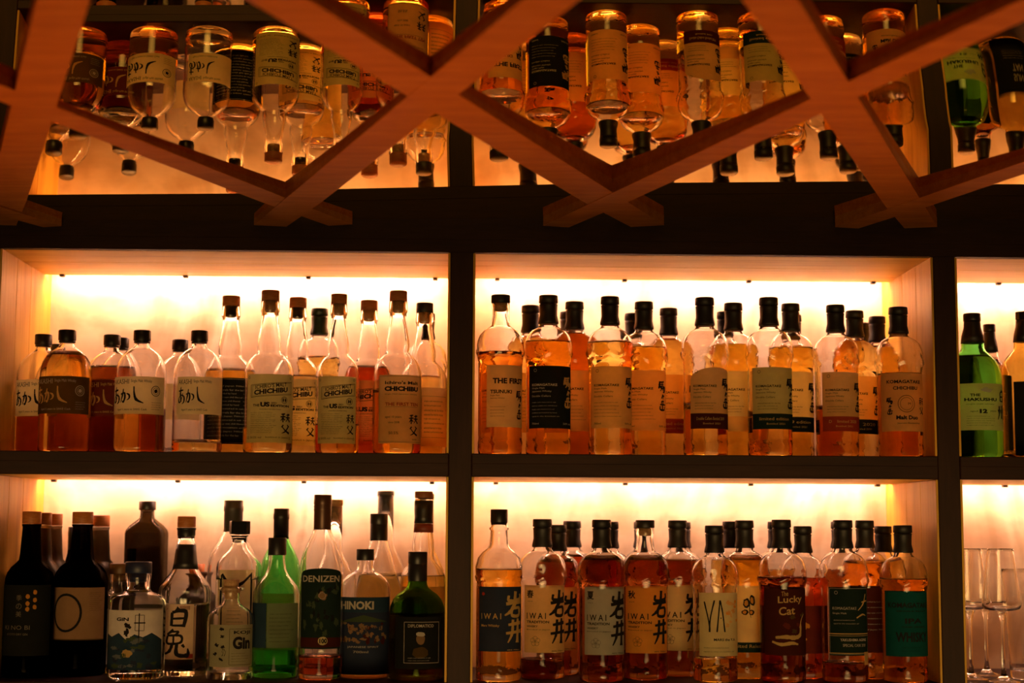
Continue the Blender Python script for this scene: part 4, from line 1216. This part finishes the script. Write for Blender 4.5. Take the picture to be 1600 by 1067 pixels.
bottle('whisky_bottle', 'bottle behind the thin tall letters, its capsule beside the butterfly bottle', 'still', 1142, 814.5, .20, 33, 880, 'gold', 'clear', [], group=GLW)
bottle('whisky_bottle', 'far bottle showing half a capsule behind the grey-blue label', 'still', 952, 815, .24, 32, 890, 'dark', 'clear', [], group=GLW)
bottle('whisky_bottle', 'far bottle showing a capsule edge behind the corked orange label', 'still', 1003, 815, .24, 32, 890, 'rust', 'clear', [], group=GLW)
bottle('whisky_bottle', 'far bottle showing a capsule edge behind the cream label in the lower bay', 'still', 1053, 815.5, .24, 32, 890, 'rust', 'clear', [], group=GLW)
bottle('whisky_bottle', 'far bottle showing a capsule edge behind the gold cat label', 'still', 1212, 815, .24, 32, 890, 'rust', 'clear', [], group=GLW)
bottle('whisky_bottle', 'far bottle showing a capsule edge behind the very dark green label', 'still', 1311, 815, .24, 32, 890, 'dark', 'clear', [], group=GLW)

# ------------------------------------------------------------------ glasses in the third bay
M_GL = glass('drinking_glass', (1, 1, 1), 0, 1.5)
def stem_glass(label, cx, d):
    p = on_depth(cx, 857.5, d)
    t = thing('wine_glass', label, 'glass', (p.x, d, ZL + .0003), 0, 'stemmed glasses')
    u = 1 / ppm(d)
    h = (p.z - ZL) / u
    k = h / 195
    bowl = [(2.6, 101), (6, 103), (20, 104.5), (27.5, 107), (30, 112), (29.6, 120), (27, 140), (24, 165), (21, 188), (19.6, 195), (19, 195.2), (18.6, 194), (20.1, 187), (23, 165), (26, 140), (28.6, 120), (28.8, 113), (26.5, 109), (20, 106.5), (6, 106), (0, 106)]
    fine = [bowl[0]]
    for (r0, z0), (r1, z1) in zip(bowl, bowl[1:]):
        n = max(1, int(abs(z1 - z0) / 3))
        fine += [(r0 + (r1 - r0) * i / n, z0 + (z1 - z0) * i / n) for i in range(1, n + 1)]
    lathe('bowl', [(r * u, z * u * k) for r, z in fine], M_GL, t, seg=48)
    stem = [(27, 0), (27.5, .8), (20, 2.2), (9, 5.5), (4.5, 11), (2.8, 22), (2.5, 60), (3, 85), (5, 96), (8, 102.4), (0, 102.6)]
    lathe('stem', [(r * u, z * u * k) for r, z in stem], M_GL, t, seg=32)
    return t
stem_glass('stemmed glass nearest the post with its foot toward the shelf edge', 1513, .105)
stem_glass('stemmed glass in the middle of the three', 1537, .19)
stem_glass('stemmed glass next to the tall tumblers', 1563, .045)
def tumbler(label, cx, y, d, R):
    p = on_depth(cx, y, d)
    t = thing('highball_glass', label, 'glass', (p.x, d, ZL + .0003), 0, 'tall tumblers')
    u = 1 / ppm(d)
    h = (p.z - ZL) / u
    rb = R * .72
    up = [(rb + (R - .6 - rb) * i / 24, 2 + (h - 2.6) * i / 24) for i in range(25)]
    dn = [(R - 1.8 + (rb - 1.0 - R + 1.8) * i / 24, h - .6 + (17 - h + .6) * i / 24) for i in range(25)]
    prof = [(0, .4), (rb * .85, .4), (rb * .93, 0), (rb - .6, .6)] + up + [(R - .8, h - .15), (R - 1.2, h), (R - 1.6, h - .15)] + dn + [(rb - 2.2, 14), (rb - 5, 12.6), (rb - 9, 12.2), (0, 12)]
    lathe('glass_wall', [(r * u, z * u) for r, z in prof], M_GL, t, seg=40)
tumbler('tall tumbler nearest the stemmed glasses', 1602, 889, .12, 37)
tumbler('tall tumbler cut by the picture edge with a lower rim', 1655, 921, .045, 30)
